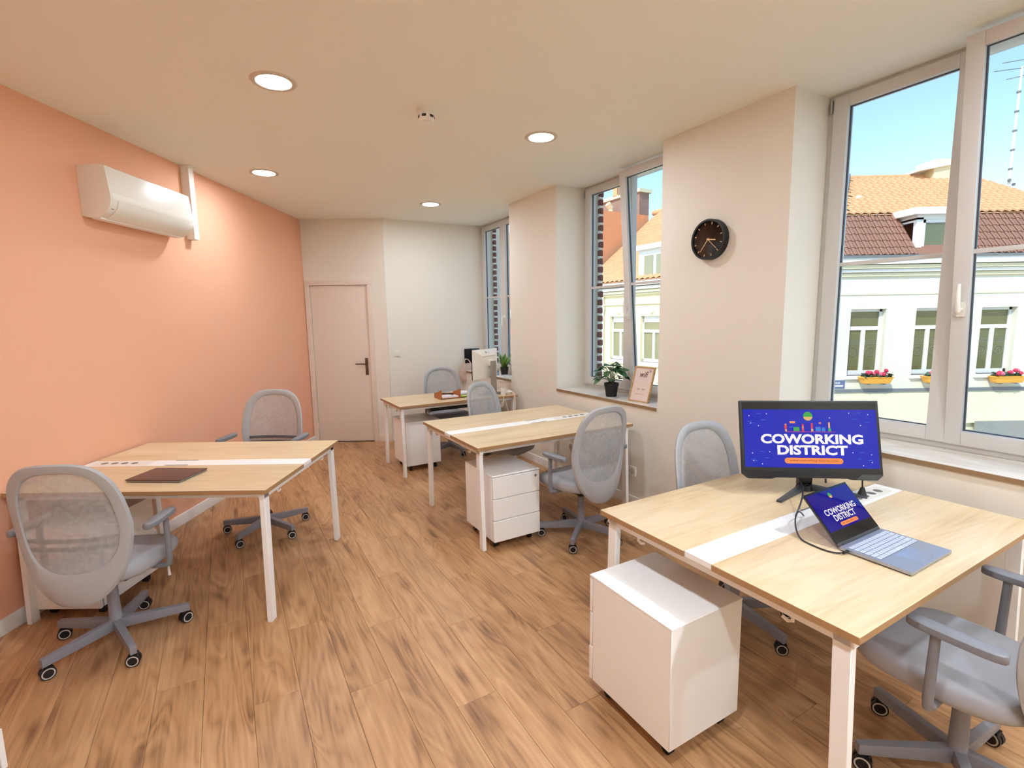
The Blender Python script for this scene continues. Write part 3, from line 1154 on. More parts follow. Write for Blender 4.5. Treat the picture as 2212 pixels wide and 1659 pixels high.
def page_items(par, w, h, cz, y, detail=True, bold=0.04):
    def at(fx, fz):
        return (fx - 0.5) * w, cz + (0.5 - fz) * h
    x, z = at(0.51, 0.51)
    text_obj('lettering', 'COWORKING', 0.765 * w, 0.168 * h, SCR_WHITE, par, (x, y - 0.0006, z), bold=bold)
    x, z = at(0.512, 0.70)
    text_obj('lettering', 'DISTRICT', 0.525 * w, 0.168 * h, SCR_WHITE, par, (x, y - 0.0006, z), bold=bold)
    x, z = at(0.518, 0.882)
    pw, ph = 0.435 * w, 0.098 * h
    pts = []
    for i in range(25):
        t = -pi / 2 + pi * i / 24
        pts.append((x + pw / 2 - ph / 2 + ph / 2 * cos(t), y - 0.0005, z + ph / 2 * sin(t)))
    for i in range(25):
        t = pi / 2 + pi * i / 24
        pts.append((x - pw / 2 + ph / 2 + ph / 2 * cos(t), y - 0.0005, z + ph / 2 * sin(t)))
    MB().add(pts, [tuple(range(len(pts)))]).build('address_pill', SCR_ORANGE, par, fix=False)
    text_obj('lettering', 'www.coworking-district.com', 0.36 * w, 0.052 * h, SCR_BROWN, par, (x, y - 0.0009, z))
    x, z = at(0.493, 0.115)
    r = 0.077 * h
    g = MB().add(disc(x, z, r, y - 0.0005), [tuple(range(24))])
    g.build('globe_mark', SCR_GREEN, par, fix=False)
    lo = [(x + r * cos(t), y - 0.0008, z + r * sin(t)) for t in [pi + 0.15 + (pi - 0.3) * i / 16 for i in range(17)]]
    MB().add(lo, [tuple(range(17))]).build('globe_mark_base', SCR_SAND, par, fix=False)
    if not detail:
        return

    def rect(fx0, fx1, fz0, fz1, m, nm='picture_mark'):
        a, b = at(fx0, fz1)
        c_, d_ = at(fx1, fz0)
        MB().add([(a, y - 0.0006, b), (c_, y - 0.0006, b), (c_, y - 0.0006, d_), (a, y - 0.0006, d_)], [(0, 1, 2, 3)]).build(nm, m, par, fix=False)
    rect(0.32, 0.69, 0.383, 0.390, SCR_RED)
    rect(0.312, 0.330, 0.27, 0.34, SCR_RED)
    rect(0.314, 0.328, 0.25, 0.27, SCR_SAND)
    rect(0.316, 0.330, 0.345, 0.38, SCR_SAND)
    rect(0.353, 0.395, 0.205, 0.24, SCR_ORANGE)
    rect(0.380, 0.424, 0.305, 0.375, SCR_GREEN)
    rect(0.345, 0.378, 0.30, 0.31, SCR_CYAN)
    rect(0.444, 0.458, 0.25, 0.38, SCR_RED)
    rect(0.446, 0.456, 0.285, 0.33, SCR_SAND)
    rect(0.512, 0.526, 0.24, 0.33, SCR_RED)
    rect(0.512, 0.528, 0.335, 0.378, SCR_SAND)
    rect(0.545, 0.585, 0.30, 0.375, SCR_CYAN)
    rect(0.572, 0.588, 0.22, 0.245, SCR_ORANGE)
    rect(0.592, 0.618, 0.31, 0.375, SCR_CYAN)
    rect(0.642, 0.655, 0.22, 0.32, SCR_SAND)
    rect(0.640, 0.660, 0.325, 0.375, SCR_GREEN)
    for fx, fz in ((0.045, 0.11), (0.18, 0.075), (0.055, 0.24), (0.115, 0.285), (0.80, 0.06), (0.94, 0.085), (0.88, 0.27), (0.655, 0.145), (0.06, 0.76),
                   (0.19, 0.735), (0.065, 0.89), (0.13, 0.945), (0.81, 0.735), (0.945, 0.765), (0.945, 0.895), (0.88, 0.95)):
        a, b = at(fx, fz)
        MB().add(disc(a, b, 0.0085 * h, y - 0.0006, 8), [tuple(range(8))]).build('star_mark', SCR_WHITE, par, fix=False)
    for fx, fz in ((0.12, 0.075), (0.05, 0.21), (0.075, 0.24), (0.155, 0.185), (0.87, 0.055), (0.93, 0.22), (0.84, 0.165), (0.13, 0.73), (0.065, 0.865),
                   (0.08, 0.895), (0.165, 0.84), (0.87, 0.73), (0.935, 0.865), (0.86, 0.84)):
        rect(fx - 0.018, fx + 0.018, fz - 0.003, fz + 0.003, SCR_CYAN, 'dash_mark')


# black monitor
PSI, TILT = -0.102, 0.26
mo = thing('monitor', 'black monitor showing a blue coworking page on the nearest desk', 'monitor', (1.40, 2.385, DZ), PSI)
mc = Vector((-0.028, -0.095, 1.000 - DZ))
MW, MH = 0.613, 0.365
hd = MB()
hd.prism([(-MW / 2, MH / 2), (MW / 2, MH / 2), (MW / 2, -MH / 2 + 0.022), (MW / 2 - 0.025, -MH / 2), (MW / 2 - 0.13, -MH / 2),
          (MW / 2 - 0.15, -MH / 2 + 0.006), (-MW / 2 + 0.15, -MH / 2 + 0.006), (-MW / 2 + 0.13, -MH / 2), (-MW / 2 + 0.025, -MH / 2), (-MW / 2, -MH / 2 + 0.022)],
         -0.012, 0.012)
hd.xf(Matrix.Rotation(pi / 2, 4, 'X'))
head = hd.build('head', BLACKP, mo, loc=mc, rot=(-TILT, 0, 0), bevel=0.003)
MB().box(-0.20, 0.20, 0.012, 0.034, -0.12, 0.12).build('back_housing', BLACKP, head, bevel=0.008)
DGREY = mat('dark_grey_plastic', (58, 60, 62), rough=0.4)
MB().prism([(0.19, -MH / 2 + 0.003), (0.278, -MH / 2 + 0.003), (0.300, -MH / 2 + 0.020), (0.300, -MH / 2 + 0.026), (0.215, -MH / 2 + 0.026)], 0.0, 0.0135).xf(
    Matrix.Rotation(pi / 2, 4, 'X')).build('chin_accent', DGREY, head)
MB().add([(-MW / 2 + 0.008, -0.0125, -MH / 2 + 0.038), (MW / 2 - 0.008, -0.0125, -MH / 2 + 0.038), (MW / 2 - 0.008, -0.0125, MH / 2 - 0.008),
          (-MW / 2 + 0.008, -0.0125, MH / 2 - 0.008)], [(0, 1, 2, 3)]).build('screen_glass', BLACKG, head, fix=False)
PWD, PHT = 0.588, 0.270
pcz = MH / 2 - 0.042 - PHT / 2
MB().add([(-PWD / 2, -0.0130, pcz - PHT / 2), (PWD / 2, -0.0130, pcz - PHT / 2), (PWD / 2, -0.0130, pcz + PHT / 2), (-PWD / 2, -0.0130, pcz + PHT / 2)],
         [(0, 1, 2, 3)]).build('screen_page', SCR_BLUE, head, fix=False)
page_items(head, PWD, PHT, pcz, -0.0132)
MB().box(0.06, 0.066, -0.004, 0.004, -MH / 2 - 0.016, -MH / 2 + 0.004).build('joystick', BLACKP, head)
st = MB().hexa([(-0.030, -0.030, 0.02), (0.030, -0.030, 0.02), (0.028, 0.010, 0.02), (-0.028, 0.010, 0.02),
                (-0.034, -0.045, 0.22), (0.034, -0.045, 0.22), (0.034, -0.010, 0.26), (-0.034, -0.010, 0.26)]).build('stand_column', BLACKP, mo, bevel=0.005)
MB().cyl((0, -0.02, 0), (0, -0.02, 0.025), 0.040, 0.034, n=20).build('stand_hub', BLACKP, mo, smooth=True)
STG = mat('stand_grey', (62, 66, 72), rough=0.4)
for s, tx, ty in ((-1, -0.195, -0.215), (1, 0.225, -0.135)):
    px, py = -ty, tx
    ln_ = sqrt(tx * tx + ty * ty)
    px, py = px / ln_ * 0.014, py / ln_ * 0.014
    MB().hexa([(px, -0.02 + py, 0.0), (-px, -0.02 - py, 0.0), (tx - px * .8, ty - py * .8, 0.0), (tx + px * .8, ty + py * .8, 0.0),
               (px, -0.02 + py, 0.030), (-px, -0.02 - py, 0.030), (tx - px * .8, ty - py * .8, 0.010), (tx + px * .8, ty + py * .8, 0.010)]).build('stand_foot', STG, mo, bevel=0.003)

# open laptop
ALU = mat('laptop_aluminium', (176, 182, 196), rough=0.38, metal=0.7)
KEY = mat('laptop_key', (188, 196, 212), rough=0.5)
KEYB = mat('laptop_keywell', (44, 56, 80), rough=0.6)
lp_ = thing('laptop', 'open silver laptop showing the blue coworking page on the nearest desk', 'laptop', RW(2.018, 0.895, DZ), A)
LW, LD = 0.300, 0.220
MB().box(-LW / 2, LW / 2, -LD, 0, 0.004, 0.015).build('base', ALU, lp_, bevel=0.003)
MB().box(-LW / 2 + 0.006, LW / 2 - 0.006, -LD + 0.006, -0.004, 0.0, 0.005).build('underside', BLACKP, lp_)
kw, kd, ky0 = 0.274, 0.106, -0.020
MB().box(-kw / 2, kw / 2, ky0 - kd, ky0, 0.0148, 0.01515).build('key_well', KEYB, lp_)
kb = MB()
rows = [[1] * 14, [1] * 13 + [1.6], [1.5] + [1] * 13, [1.8] + [1] * 11 + [1.8], [2.3] + [1] * 10 + [2.3], [1, 1, 1, 1.2, 5.5, 1.2, 1, .9, .9, .9]]
rh = kd / 6
for ri, row in enumerate(rows):
    tot = sum(row)
    x = -kw / 2
    for wk in row:
        w_ = wk / tot * kw
        kb.box(x + 0.0012, x + w_ - 0.0012, ky0 - (ri + 1) * rh + 0.0012, ky0 - ri * rh - 0.0012, 0.015, 0.0162)
        x += w_
tag(kb.build('keyboard', KEY, lp_), kind='stuff')
MB().box(-0.052, 0.058, -LD + 0.010, ky0 - kd - 0.008, 0.0149, 0.01515).build('trackpad', mat('trackpad', (166, 178, 200), rough=0.25, metal=0.6), lp_)
LT = radians(47)
lid = MB().box(-LW / 2, LW / 2, 0.0, 0.006, 0.0, 0.206).build('lid', DGREY, lp_, loc=(0, 0.002, 0.012), rot=(-(pi / 2 - LT), 0, 0), bevel=0.002)
MB().box(-LW / 2 + 0.001, LW / 2 - 0.001, -0.0008, 0.0, 0.012, 0.205).build('screen_glass', BLACKG, lid)
MB().cyl((-LW / 2 + 0.03, 0.004, 0.004), (LW / 2 - 0.03, 0.004, 0.004), 0.006, n=10).build('hinge_bar', DGREY, lid, smooth=True)
lw_, lh_ = 0.286, 0.145
lcz = 0.052 + lh_ / 2
MB().add([(-lw_ / 2, -0.0012, lcz - lh_ / 2), (lw_ / 2, -0.0012, lcz - lh_ / 2), (lw_ / 2, -0.0012, lcz + lh_ / 2), (-lw_ / 2, -0.0012, lcz + lh_ / 2)],
         [(0, 1, 2, 3)]).build('screen_page', SCR_BLUE2, lid, fix=False)
page_items(lid, lw_ * 0.96, lh_ * 0.98, lcz - 0.004, -0.0014, detail=False, bold=0.02)

# closed dark laptop on the left desk
BRN = mat('closed_laptop_lid', (98, 70, 64), rough=0.35, metal=0.3, var=0.03)
cl = thing('laptop', 'closed dark brown laptop lying on the coral wall desk', 'laptop', (-1.975, 2.703, DZ), -0.06)
MB().box(-0.155, 0.155, -0.108, 0.108, 0.003, 0.010).build('base', mat('closed_laptop_base', (150, 146, 148), rough=0.35, metal=0.6), cl, bevel=0.003)
MB().box(-0.157, 0.157, -0.110, 0.110, 0.0105, 0.016).build('lid', BRN, cl, bevel=0.002)
MB().box(-0.14, 0.14, -0.1, 0.1, 0.0, 0.004).build('foot_pad', BLACKP, cl)


def bez(p0, p1, p2, p3, n=14):
    out = []
    for i in range(n + 1):
        t = i / n
        out.append(tuple((1 - t) ** 3 * Vector(p0) + 3 * (1 - t) ** 2 * t * Vector(p1) + 3 * (1 - t) * t * t * Vector(p2) + t ** 3 * Vector(p3)))
    return out


def cable(label, pts, r, m, plug=None, name='cable', cat='cable'):
    o = thing(name, label, cat, pts[0])
    p0 = Vector(pts[0])
    MB().tube([Vector(p) - p0 for p in pts], r, n=6).build('cord', m, o, smooth=True)
    if plug:
        a, b, r0, r1 = plug
        MB().cyl(Vector(a) - p0, Vector(b) - p0, r0, r1, n=12).build('plug', m, o, smooth=True)
    return o


zt = DZ + 0.003
p_end = RW(2.52, 1.128, DZ + 0.035)
cable('black monitor power cable ending in a plug on the desk socket strip',
      bez((1.50, 2.36, DZ + 0.13), (1.66, 2.33, DZ + 0.17), (p_end.x - 0.01, p_end.y, DZ + 0.14), p_end), 0.0035, BLACKP,
      (RW(2.52, 1.128, DZ + 0.004), RW(2.52, 1.128, DZ + 0.045), 0.022, 0.008))
pa = RW(2.04, 1.155, DZ + 0.006)
cable('black cable dropping from monitor into the desk flap', bez((1.335, 2.33, DZ + 0.12), (1.30, 2.25, DZ + 0.05), (1.28, 2.12, DZ + 0.12), (pa.x, pa.y, pa.z)), 0.0035, BLACKP)
pb = RW(2.06, 1.135, DZ + 0.006)
pc = RW(1.867, 0.868, DZ + 0.010)
cable('black laptop cable looping from the desk flap behind the lid to its left port',
      bez(pb, RW(1.96, 1.12, DZ + 0.10), RW(1.84, 1.06, DZ + 0.005), RW(1.83, 1.00, zt)) + bez(RW(1.83, 1.00, zt), RW(1.815, 0.93, zt), RW(1.81, 0.87, zt), pc)[1:],
      0.003, BLACKP, (pc, RW(1.84, 0.868, DZ + 0.009), 0.005, 0.004))

# ================================================================== WINDOW SILL OBJECTS
LEAF = mat('leaf_green', (58, 98, 52), rough=0.45, var=0.25, vscale=18)
LEAF2 = mat('leaf_light_green', (112, 148, 60), rough=0.5, var=0.2, vscale=18)
STEM = mat('stem_brown', (86, 80, 50), rough=0.7)
POT = mat('black_pot', (22, 20, 20), rough=0.6)
SOIL = mat('soil', (52, 38, 28), rough=1.0)


def leaf_mesh(name, ln_, wd, m, curl=0.25):
    pr_ = [(0, 0.02), (0.15, 0.6), (0.35, 1.0), (0.6, 0.92), (0.82, 0.55), (1.0, 0.0)]
    mb = MB()
    vs_ = []
    for t, w_ in pr_:
        z = -curl * t * t * ln_
        for s in (-1, 0, 1):
            vs_.append((s * w_ * wd / 2, t * ln_, z + (abs(s) * 0.12 * wd * w_)))
    fs = []
    for i in range(len(pr_) - 1):
        for j in range(2):
            a = i * 3 + j
            fs.append((a, a + 1, a + 4, a + 3))
    mb.add(vs_, fs)
    return mb.mesh(name, m, smooth=True, fix=False)


pl = thing('potted_plant', 'leafy green plant in a black pot on the middle window sill', 'plant', RW(2.993, 3.413, ZS))
MB().lathe([(0.046, 0.0), (0.062, 0.098), (0.066, 0.098), (0.066, 0.122), (0.058, 0.122), (0.055, 0.105), (0.0, 0.104)], n=28).build('pot', POT, pl, smooth=True)
MB().lathe([(0.056, 0.106), (0.0, 0.110)], n=20).build('soil', SOIL, pl)
lm1 = leaf_mesh('leaf', 0.082, 0.070, LEAF)
rnd = random.Random(3)
for i in range(40):
    az = i * 2.399 + rnd.uniform(-0.3, 0.3)
    rr = rnd.uniform(0.02, 0.115)
    hz = 0.20 + 0.10 * (1 - rr / 0.12) + rnd.uniform(-0.035, 0.03)
    if i % 6 == 0:
        rr, hz = 0.11, 0.165
    tip = Vector((rr * cos(az), rr * sin(az), hz))
    MB().tube(bez((0.015 * cos(az), 0.015 * sin(az), 0.105), (0.02 * cos(az), 0.02 * sin(az), 0.16), (tip.x * 0.7, tip.y * 0.7, hz), tip, 5), 0.0018, n=5).build('stem', STEM, pl)
    o = link('leaf', lm1, pl, tip, (rnd.uniform(-0.5, 0.45), rnd.uniform(-0.4, 0.4), az - pi / 2 + rnd.uniform(-0.6, 0.6)))
    s_ = rnd.uniform(0.75, 1.15)
    o.scale = (s_, s_, s_)

# framed wifi sign, leaning back on the middle sill
fb0, fb1 = RW(2.958, 3.159, ZS), RW(2.976, 2.951, ZS)
fdir = (fb1 - fb0)
fwid = 0.21
fsg = thing('picture_frame', 'oak framed pink wifi sign leaning on the middle window sill', 'picture frame', (fb0 + fb1) / 2, math.atan2(fdir.y, fdir.x))
LEAN = radians(17)
fh_ = 0.303
fr_ = MB()
fr_.box(-fwid / 2, -fwid / 2 + 0.011, 0, 0.016, 0, fh_).box(fwid / 2 - 0.011, fwid / 2, 0, 0.016, 0, fh_)
fr_.box(-fwid / 2 + 0.011, fwid / 2 - 0.011, 0, 0.016, 0, 0.011).box(-fwid / 2 + 0.011, fwid / 2 - 0.011, 0, 0.016, fh_ - 0.011, fh_)
frm = fr_.build('frame', FRAMEW, fsg, rot=(-LEAN, 0, 0), loc=(0, 0, 0.001))
PINK = mat('pink_paper', (226, 206, 196), rough=0.8)
INK = mat('print_ink', (74, 52, 44), rough=0.8)
INKL = mat('print_ink_light', (176, 152, 142), rough=0.8)
sheet = MB().box(-fwid / 2 + 0.010, fwid / 2 - 0.010, 0.006, 0.010, 0.010, fh_ - 0.010).build('sheet', PINK, fsg, rot=(-LEAN, 0, 0), loc=(0, 0, 0.001))
text_obj('lettering', 'wifi', 0.082, 0.052, INK, sheet, (0.004, 0.0054, 0.238), shear=0.35, bold=0.008)
for i in range(3):
    r0_ = 0.008 + i * 0.007
    arc = [(0.052 + r0_ * cos(t), 0.0054, 0.256 + r0_ * sin(t)) for t in [pi * 0.25 + pi * 0.5 * j / 8 - 0.5 for j in range(9)]]
    MB().tube(arc, 0.0016, n=4).build('wifi_mark', INK, sheet)
for zz, x0_, x1_, m_ in ((0.112, -0.04, -0.012, INK), (0.112, 0.008, 0.044, INK), (0.104, -0.046, -0.006, INKL), (0.104, 0.012, 0.040, INKL), (0.068, -0.048, 0.044, INKL)):
    MB().box(x0_, x1_, 0.0052, 0.0058, zz - 0.0014, zz + 0.0014).build('print_line', m_, sheet)
MB().box(-0.01, 0.01, 0.014, 0.018, 0.02, 0.22).build('back_strut', FRAMEW, fsg, rot=(-0.05, 0, 0), loc=(0, 0.055, 0.0))

# fern-like plant on the far sill
p3 = thing('potted_plant', 'spiky light green plant in a black pot on the far window sill', 'plant', RW(3.07, 5.53, ZS))
MB().lathe([(0.040, 0.0), (0.054, 0.10), (0.048, 0.10), (0.0, 0.092)], n=24).build('pot', POT, p3, smooth=True)
bl = MB()
pts_ = [(0, 0.012), (0.3, 0.020), (0.65, 0.014), (1.0, 0.001)]
bv, bf = [], []
for i, (t, w_) in enumerate(pts_):
    bv += [(-w_, 0.06 * t * t, 0.20 * t), (w_, 0.06 * t * t, 0.20 * t)]
    if i:
        bf.append((2 * i - 2, 2 * i - 1, 2 * i + 1, 2 * i))
blm = bl.add(bv, bf).mesh('blade', LEAF2, smooth=True, fix=False)
for i in range(22):
    az = i * 2.4
    s_ = rnd.uniform(0.6, 1.1)
    o = link('blade', blm, p3, (0.02 * cos(az), 0.02 * sin(az), 0.09), (-rnd.uniform(0.0, 0.6), 0, az))
    o.scale = (1, 1, s_)
bx_ = thing('small_box', 'small blue carton beside the pot on the far sill', 'box', RW(2.965, 5.56, ZS), A + 0.2)
MB().box(-0.03, 0.03, -0.02, 0.02, 0, 0.055).build('carton', mat('blue_card', (92, 140, 212), rough=0.6, var=0.05), bx_, bevel=0.002)
MB().box(-0.026, 0.026, -0.0205, -0.0200, 0.012, 0.03).build('carton_panel', mat('pale_card', (200, 220, 240), rough=0.6), bx_)
PAPER = mat('paper_white', (238, 236, 240), rough=0.8)
pp = thing('paper_sheet', 'white printed sheet lying on the far window sill, under another', 'paper', RW(2.99, 5.40, ZS), A + 0.2)
MB().box(-0.09, 0.09, -0.09, 0.07, 0, 0.002).build('sheet', PAPER, pp)
MB().box(-0.06, 0.0, -0.07, -0.06, 0.002, 0.0024).build('print_block', INKL, pp)
pp = thing('paper_sheet', 'white printed sheet on top at the far window sill', 'paper', RW(2.99, 5.40, ZS + 0.0025), A - 0.15)
MB().box(-0.07, 0.08, -0.05, 0.10, 0.0, 0.002).build('sheet', PAPER, pp)
for i in range(3):
    MB().box(-0.04, 0.02, -0.02 + i * 0.03, -0.01 + i * 0.03, 0.002, 0.0024).build('print_block', INKL, pp)

# ================================================================== FAR DESK OBJECTS
wm = thing('monitor', 'white monitor seen from behind on the far desk', 'monitor', RW(2.555, 5.05, DZ), A + pi + 0.5)
# local: front faces -y (towards +u, the far chair); back housing at +y towards the camera
mw, mh, mz = 0.50, 0.33, 0.345
MB().box(-mw / 2, mw / 2, -0.010, 0.0, mz - mh / 2, mz + mh / 2).build('screen', BLACKG, wm, bevel=0.002)
b0 = [(-mw / 2, 0.0, mz - mh / 2), (mw / 2, 0.0, mz - mh / 2), (mw / 2, 0.0, mz + mh / 2), (-mw / 2, 0.0, mz + mh / 2)]
b1 = [(-0.13, 0.055, mz - mh / 2 + 0.01), (0.13, 0.055, mz - mh / 2 + 0.01), (0.13, 0.055, mz + 0.095), (-0.13, 0.055, mz + 0.095)]
MB().hexa(b0 + b1).build('back_shell', WHITEP, wm, bevel=0.003)
MB().box(-0.13, 0.13, 0.0545, 0.0565, mz + 0.085, mz + 0.0875).build('seam', DARKT, wm)
LOGO = mat('logo_grey', (150, 146, 140), rough=0.5)
lgm = MB().lathe([(0.0, 0.0), (0.012, 0.0), (0.012, 0.001), (0.0, 0.001)], n=20).xf(Matrix.Translation((0.022, 0.031, mz + 0.130)) @ Matrix.Rotation(-pi / 2 + 0.62, 4, 'X'))
lgm.build('logo_mark', LOGO, wm)
text_obj('lettering', 'LG', 0.030, 0.020, LOGO, wm, (-0.014, 0.0335, mz + 0.130), rot=(-0.64, 0, pi))
MB().box(-0.035, 0.035, 0.05, 0.12, mz - 0.02, mz + 0.05).build('stand_head', WHITEP, wm, bevel=0.01)
TAUPE = mat('stand_taupe', (150, 142, 132), rough=0.5)
MB().box(-0.042, 0.042, 0.10, 0.125, 0.012, mz + 0.035).build('stand_column', TAUPE, wm, bevel=0.004)
MB().box(-0.12, 0.12, -0.05, 0.15, 0.0, 0.012).build('stand_base', TAUPE, wm, bevel=0.004)

# wooden desk organiser with glasses/cables
ORG = mat('organiser_wood', (176, 106, 48), rough=0.5, var=0.1, vscale=30)
og = thing('desk_organiser', 'low brown wooden desk organiser holding papers on the far desk', 'desk organiser', RW(2.07, 5.02, DZ), A)
for x in (-0.11, 0.11):
    MB().prism([(-0.10, 0.0), (0.10, 0.0), (0.10, 0.05), (0.0, 0.075), (-0.10, 0.105)], x - 0.004, x + 0.004).xf(
        Matrix(((0, 0, 1, 0), (1, 0, 0, 0), (0, 1, 0, 0), (0, 0, 0, 1)))).build('side_panel', ORG, og)
MB().box(-0.108, 0.108, -0.09, 0.09, 0.006, 0.012).build('tray', ORG, og)
MB().box(-0.108, 0.108, 0.086, 0.094, 0.006, 0.04).build('back_panel', ORG, og)
pps = thing('paper_stack', 'white paper stack lying in the wooden organiser on the far desk', 'paper', RW(2.07, 5.02, DZ + 0.012), A)
MB().box(-0.09, 0.10, -0.075, 0.08, 0.0, 0.012).build('sheet', PAPER, pps)
MB().box(-0.07, 0.06, -0.05, -0.045, 0.012, 0.0125).build('print_line', INKL, pps)
cable('black coiled cable lying in the wooden organiser', [RW(2.07 + 0.07 * cos(t), 5.02 + 0.05 * sin(t), DZ + 0.032 + 0.02 * sin(t * 0.5)) for t in [i * 0.4 for i in range(18)]], 0.004, BLACKP)
nb = thing('notebook', 'thick white notebook with grey cover on the far desk', 'notebook', RW(2.30, 5.16, DZ), A + 0.1)
MB().box(-0.10, 0.10, -0.07, 0.07, 0.0, 0.012).build('cover', mat('notebook_grey', (150, 150, 150), rough=0.6), nb, bevel=0.002)
MB().box(-0.095, 0.095, -0.066, 0.066, 0.012, 0.030).build('pages', PAPER, nb)
gn = thing('sticky_notes', 'lime green sticky note pad on the far desk', 'note pad', RW(2.25, 4.97, DZ), A)
MB().box(-0.05, 0.05, -0.035, 0.035, 0.0, 0.010).build('pad_base', BLACKP, gn)
MB().box(-0.048, 0.048, -0.033, 0.033, 0.010, 0.016).build('pad_sheets', mat('lime_paper', (196, 226, 90), rough=0.7), gn)
pn = thing('pen', 'dark pen leaning against the white monitor stand', 'pen', RW(2.46, 4.905, DZ), A)
MB().cyl((0, 0, 0.002), (0.085, 0.02, 0.125), 0.006, 0.005, n=8).build('barrel', mat('pen_dark', (66, 40, 26), rough=0.4), pn, smooth=True)
cp = thing('cup', 'small white cup beside the white monitor', 'cup', RW(2.665, 4.84, DZ))
MB().lathe([(0.024, 0.0), (0.028, 0.004), (0.031, 0.072), (0.028, 0.072), (0.024, 0.008), (0.0, 0.008)], n=24).build('body', WHITEP, cp, smooth=True)
MB().tube([(0.03, 0, 0.055), (0.048, 0, 0.05), (0.048, 0, 0.028), (0.029, 0, 0.02)], 0.004, n=6).build('handle', WHITEP, cp, smooth=True)
rt_ = thing('router', 'flat round cream device with hanging cable at the end of the far desk', 'router', RW(2.735, 4.90, DZ))
MB().lathe([(0.055, 0.0), (0.066, 0.012), (0.066, 0.030), (0.052, 0.040), (0.0, 0.042)], n=32).build('body', WHITEP, rt_, smooth=True)
MB().lathe([(0.0665, 0.018), (0.0668, 0.020), (0.0665, 0.022)], n=32).build('seam', DARKT, rt_)
CREAM = mat('cream_cable', (216, 198, 176), rough=0.6)
cable('cream cable hanging from the round device down the far desk leg',
      bez(RW(2.76, 4.81, DZ + 0.03), RW(2.775, 4.755, DZ + 0.03), RW(2.77, 4.745, DZ - 0.05), RW(2.75, 4.748, 0.42)), 0.008, CREAM)
cable('thin cream cable tangle hanging off the far desk edge',
      bez(RW(2.63, 4.80, DZ + 0.004), RW(2.63, 4.74, DZ + 0.004), RW(2.62, 4.745, DZ - 0.1), RW(2.59, 4.75, 0.62)) +
      bez(RW(2.59, 4.75, 0.62), RW(2.56, 4.75, 0.60), RW(2.60, 4.75, 0.67), RW(2.635, 4.75, 0.70))[1:] +
      bez(RW(2.635, 4.75, 0.70), RW(2.66, 4.75, 0.62), RW(2.70, 4.75, 0.5), RW(2.71, 4.75, 0.3))[1:], 0.0045, CREAM)
sh = thing('wall_ledge', 'thin white ledge on the wall above the far desk end', 'ledge', RW(W, 5.27, 0.830), A)
MB().box(-0.012, 0.0, -0.075, 0.075, 0.0, 0.012).build('ledge', WHITEP, sh)
MB().box(-0.006, 0.0, -0.07, 0.07, -0.006, 0.0).build('ledge_base', LTRIM, sh)

# black notice panel and hanging bag on the back wall
nbd = thing('notice_panel', 'black panel with white labels on the back wall behind the white monitor', 'panel', RW(3.03, UB, 1.05), A)
MB().box(-0.115, 0.115, -0.02, 0.0, -0.12, 0.12).build('panel', BLACKG, nbd, bevel=0.002)
for zz in (0.01, -0.03):
    MB().box(-0.01, 0.06, -0.0212, -0.0200, zz - 0.013, zz + 0.013).build('label', WHITEP, nbd)
bag = thing('hanging_bag', 'beige cloth bag hanging on the back wall beside the white monitor', 'bag', RW(2.93, UB - 0.075, 0.73), A)
BEIGE = mat('beige_cloth', (206, 180, 164), rough=0.95, var=0.08, vscale=30, bump=0.6, bscale=25)
rings = []
for t in range(9):
    z = t / 8
    wx = 0.125 * (1 - 0.45 * max(0, z - 0.55) / 0.45) * (0.86 + 0.14 * min(1, z * 4))
    wy = 0.065 * (1 - 0.5 * z) * (0.7 + 0.3 * min(1, z * 4))
    rings.append([(wx * cos(a) * (1 + 0.05 * sin(5 * a + t)), wy * sin(a) * (1 + 0.08 * cos(4 * a + 2 * t)), z * 0.24) for a in [2 * pi * i / 28 for i in range(28)]])
MB().ring(rings, True, True, True).build('body', BEIGE, bag, smooth=True)
MB().tube([(-0.05, 0, 0.235), (-0.03, 0.035, 0.285), (0.0, 0.06, 0.30), (0.03, 0.035, 0.285), (0.05, 0, 0.235)], 0.008, n=8).build('strap', BEIGE, bag, smooth=True)
MB().cyl((0, 0.075, 0.29), (0, 0.045, 0.29), 0.006, n=8).build('hook', CHROME, bag, smooth=True)

# ================================================================== OUTSIDE
GZ = -4.2
STUCCO = mat('house_stucco', (232, 228, 210), rough=0.9, var=0.03, vscale=1.5, bump=0.15, bscale=40)
STUCCOY = mat('house_stucco_yellow', (236, 230, 196), rough=0.9, var=0.03, vscale=1.5)
TRIMW = mat('house_trim', (240, 240, 236), rough=0.6)
TRIMY = mat('house_trim_cream', (236, 226, 190), rough=0.7)
ROOFT = mat('roof_tile', (216, 168, 124), rough=0.75, var=0.12, vscale=3)
ROOFB = mat('roof_tile_brown', (152, 110, 92), rough=0.6, var=0.15, vscale=3)
PANE = mat('house_pane_green_reflection', (100, 104, 66), rough=0.05, spec=1.0)  # tree reflections put into the pane colour as green
ROAD = mat('pale_street', (196, 192, 184), rough=0.95, var=0.06, vscale=2)  # street and pavement lightened to bounce more daylight into the room
PAVE = mat('pavement', (222, 218, 208), rough=0.95, var=0.05, vscale=3)
LEAD = mat('lead_grey', (120, 124, 128), rough=0.5)

street = MB().prism([(-20, -20), (60, -20), (60, 60), (-20, 60)], GZ - 0.3, GZ).build('ground', ROAD)
tag(street, 'grey street surface far below the windows', kind='structure')
pv = MB().box(3.44, 6.2, -12, 40, GZ, GZ + 0.14).build('trim_1', PAVE, rot=ROTA)
tag(pv, 'pale pavement along the near side of the street', kind='structure')
own = MB().box(3.0, 3.44, -8, 12, GZ, -0.3).build('wall_street', BRICK, rot=ROTA)
tag(own, 'brick street wall below the office windows', kind='structure')


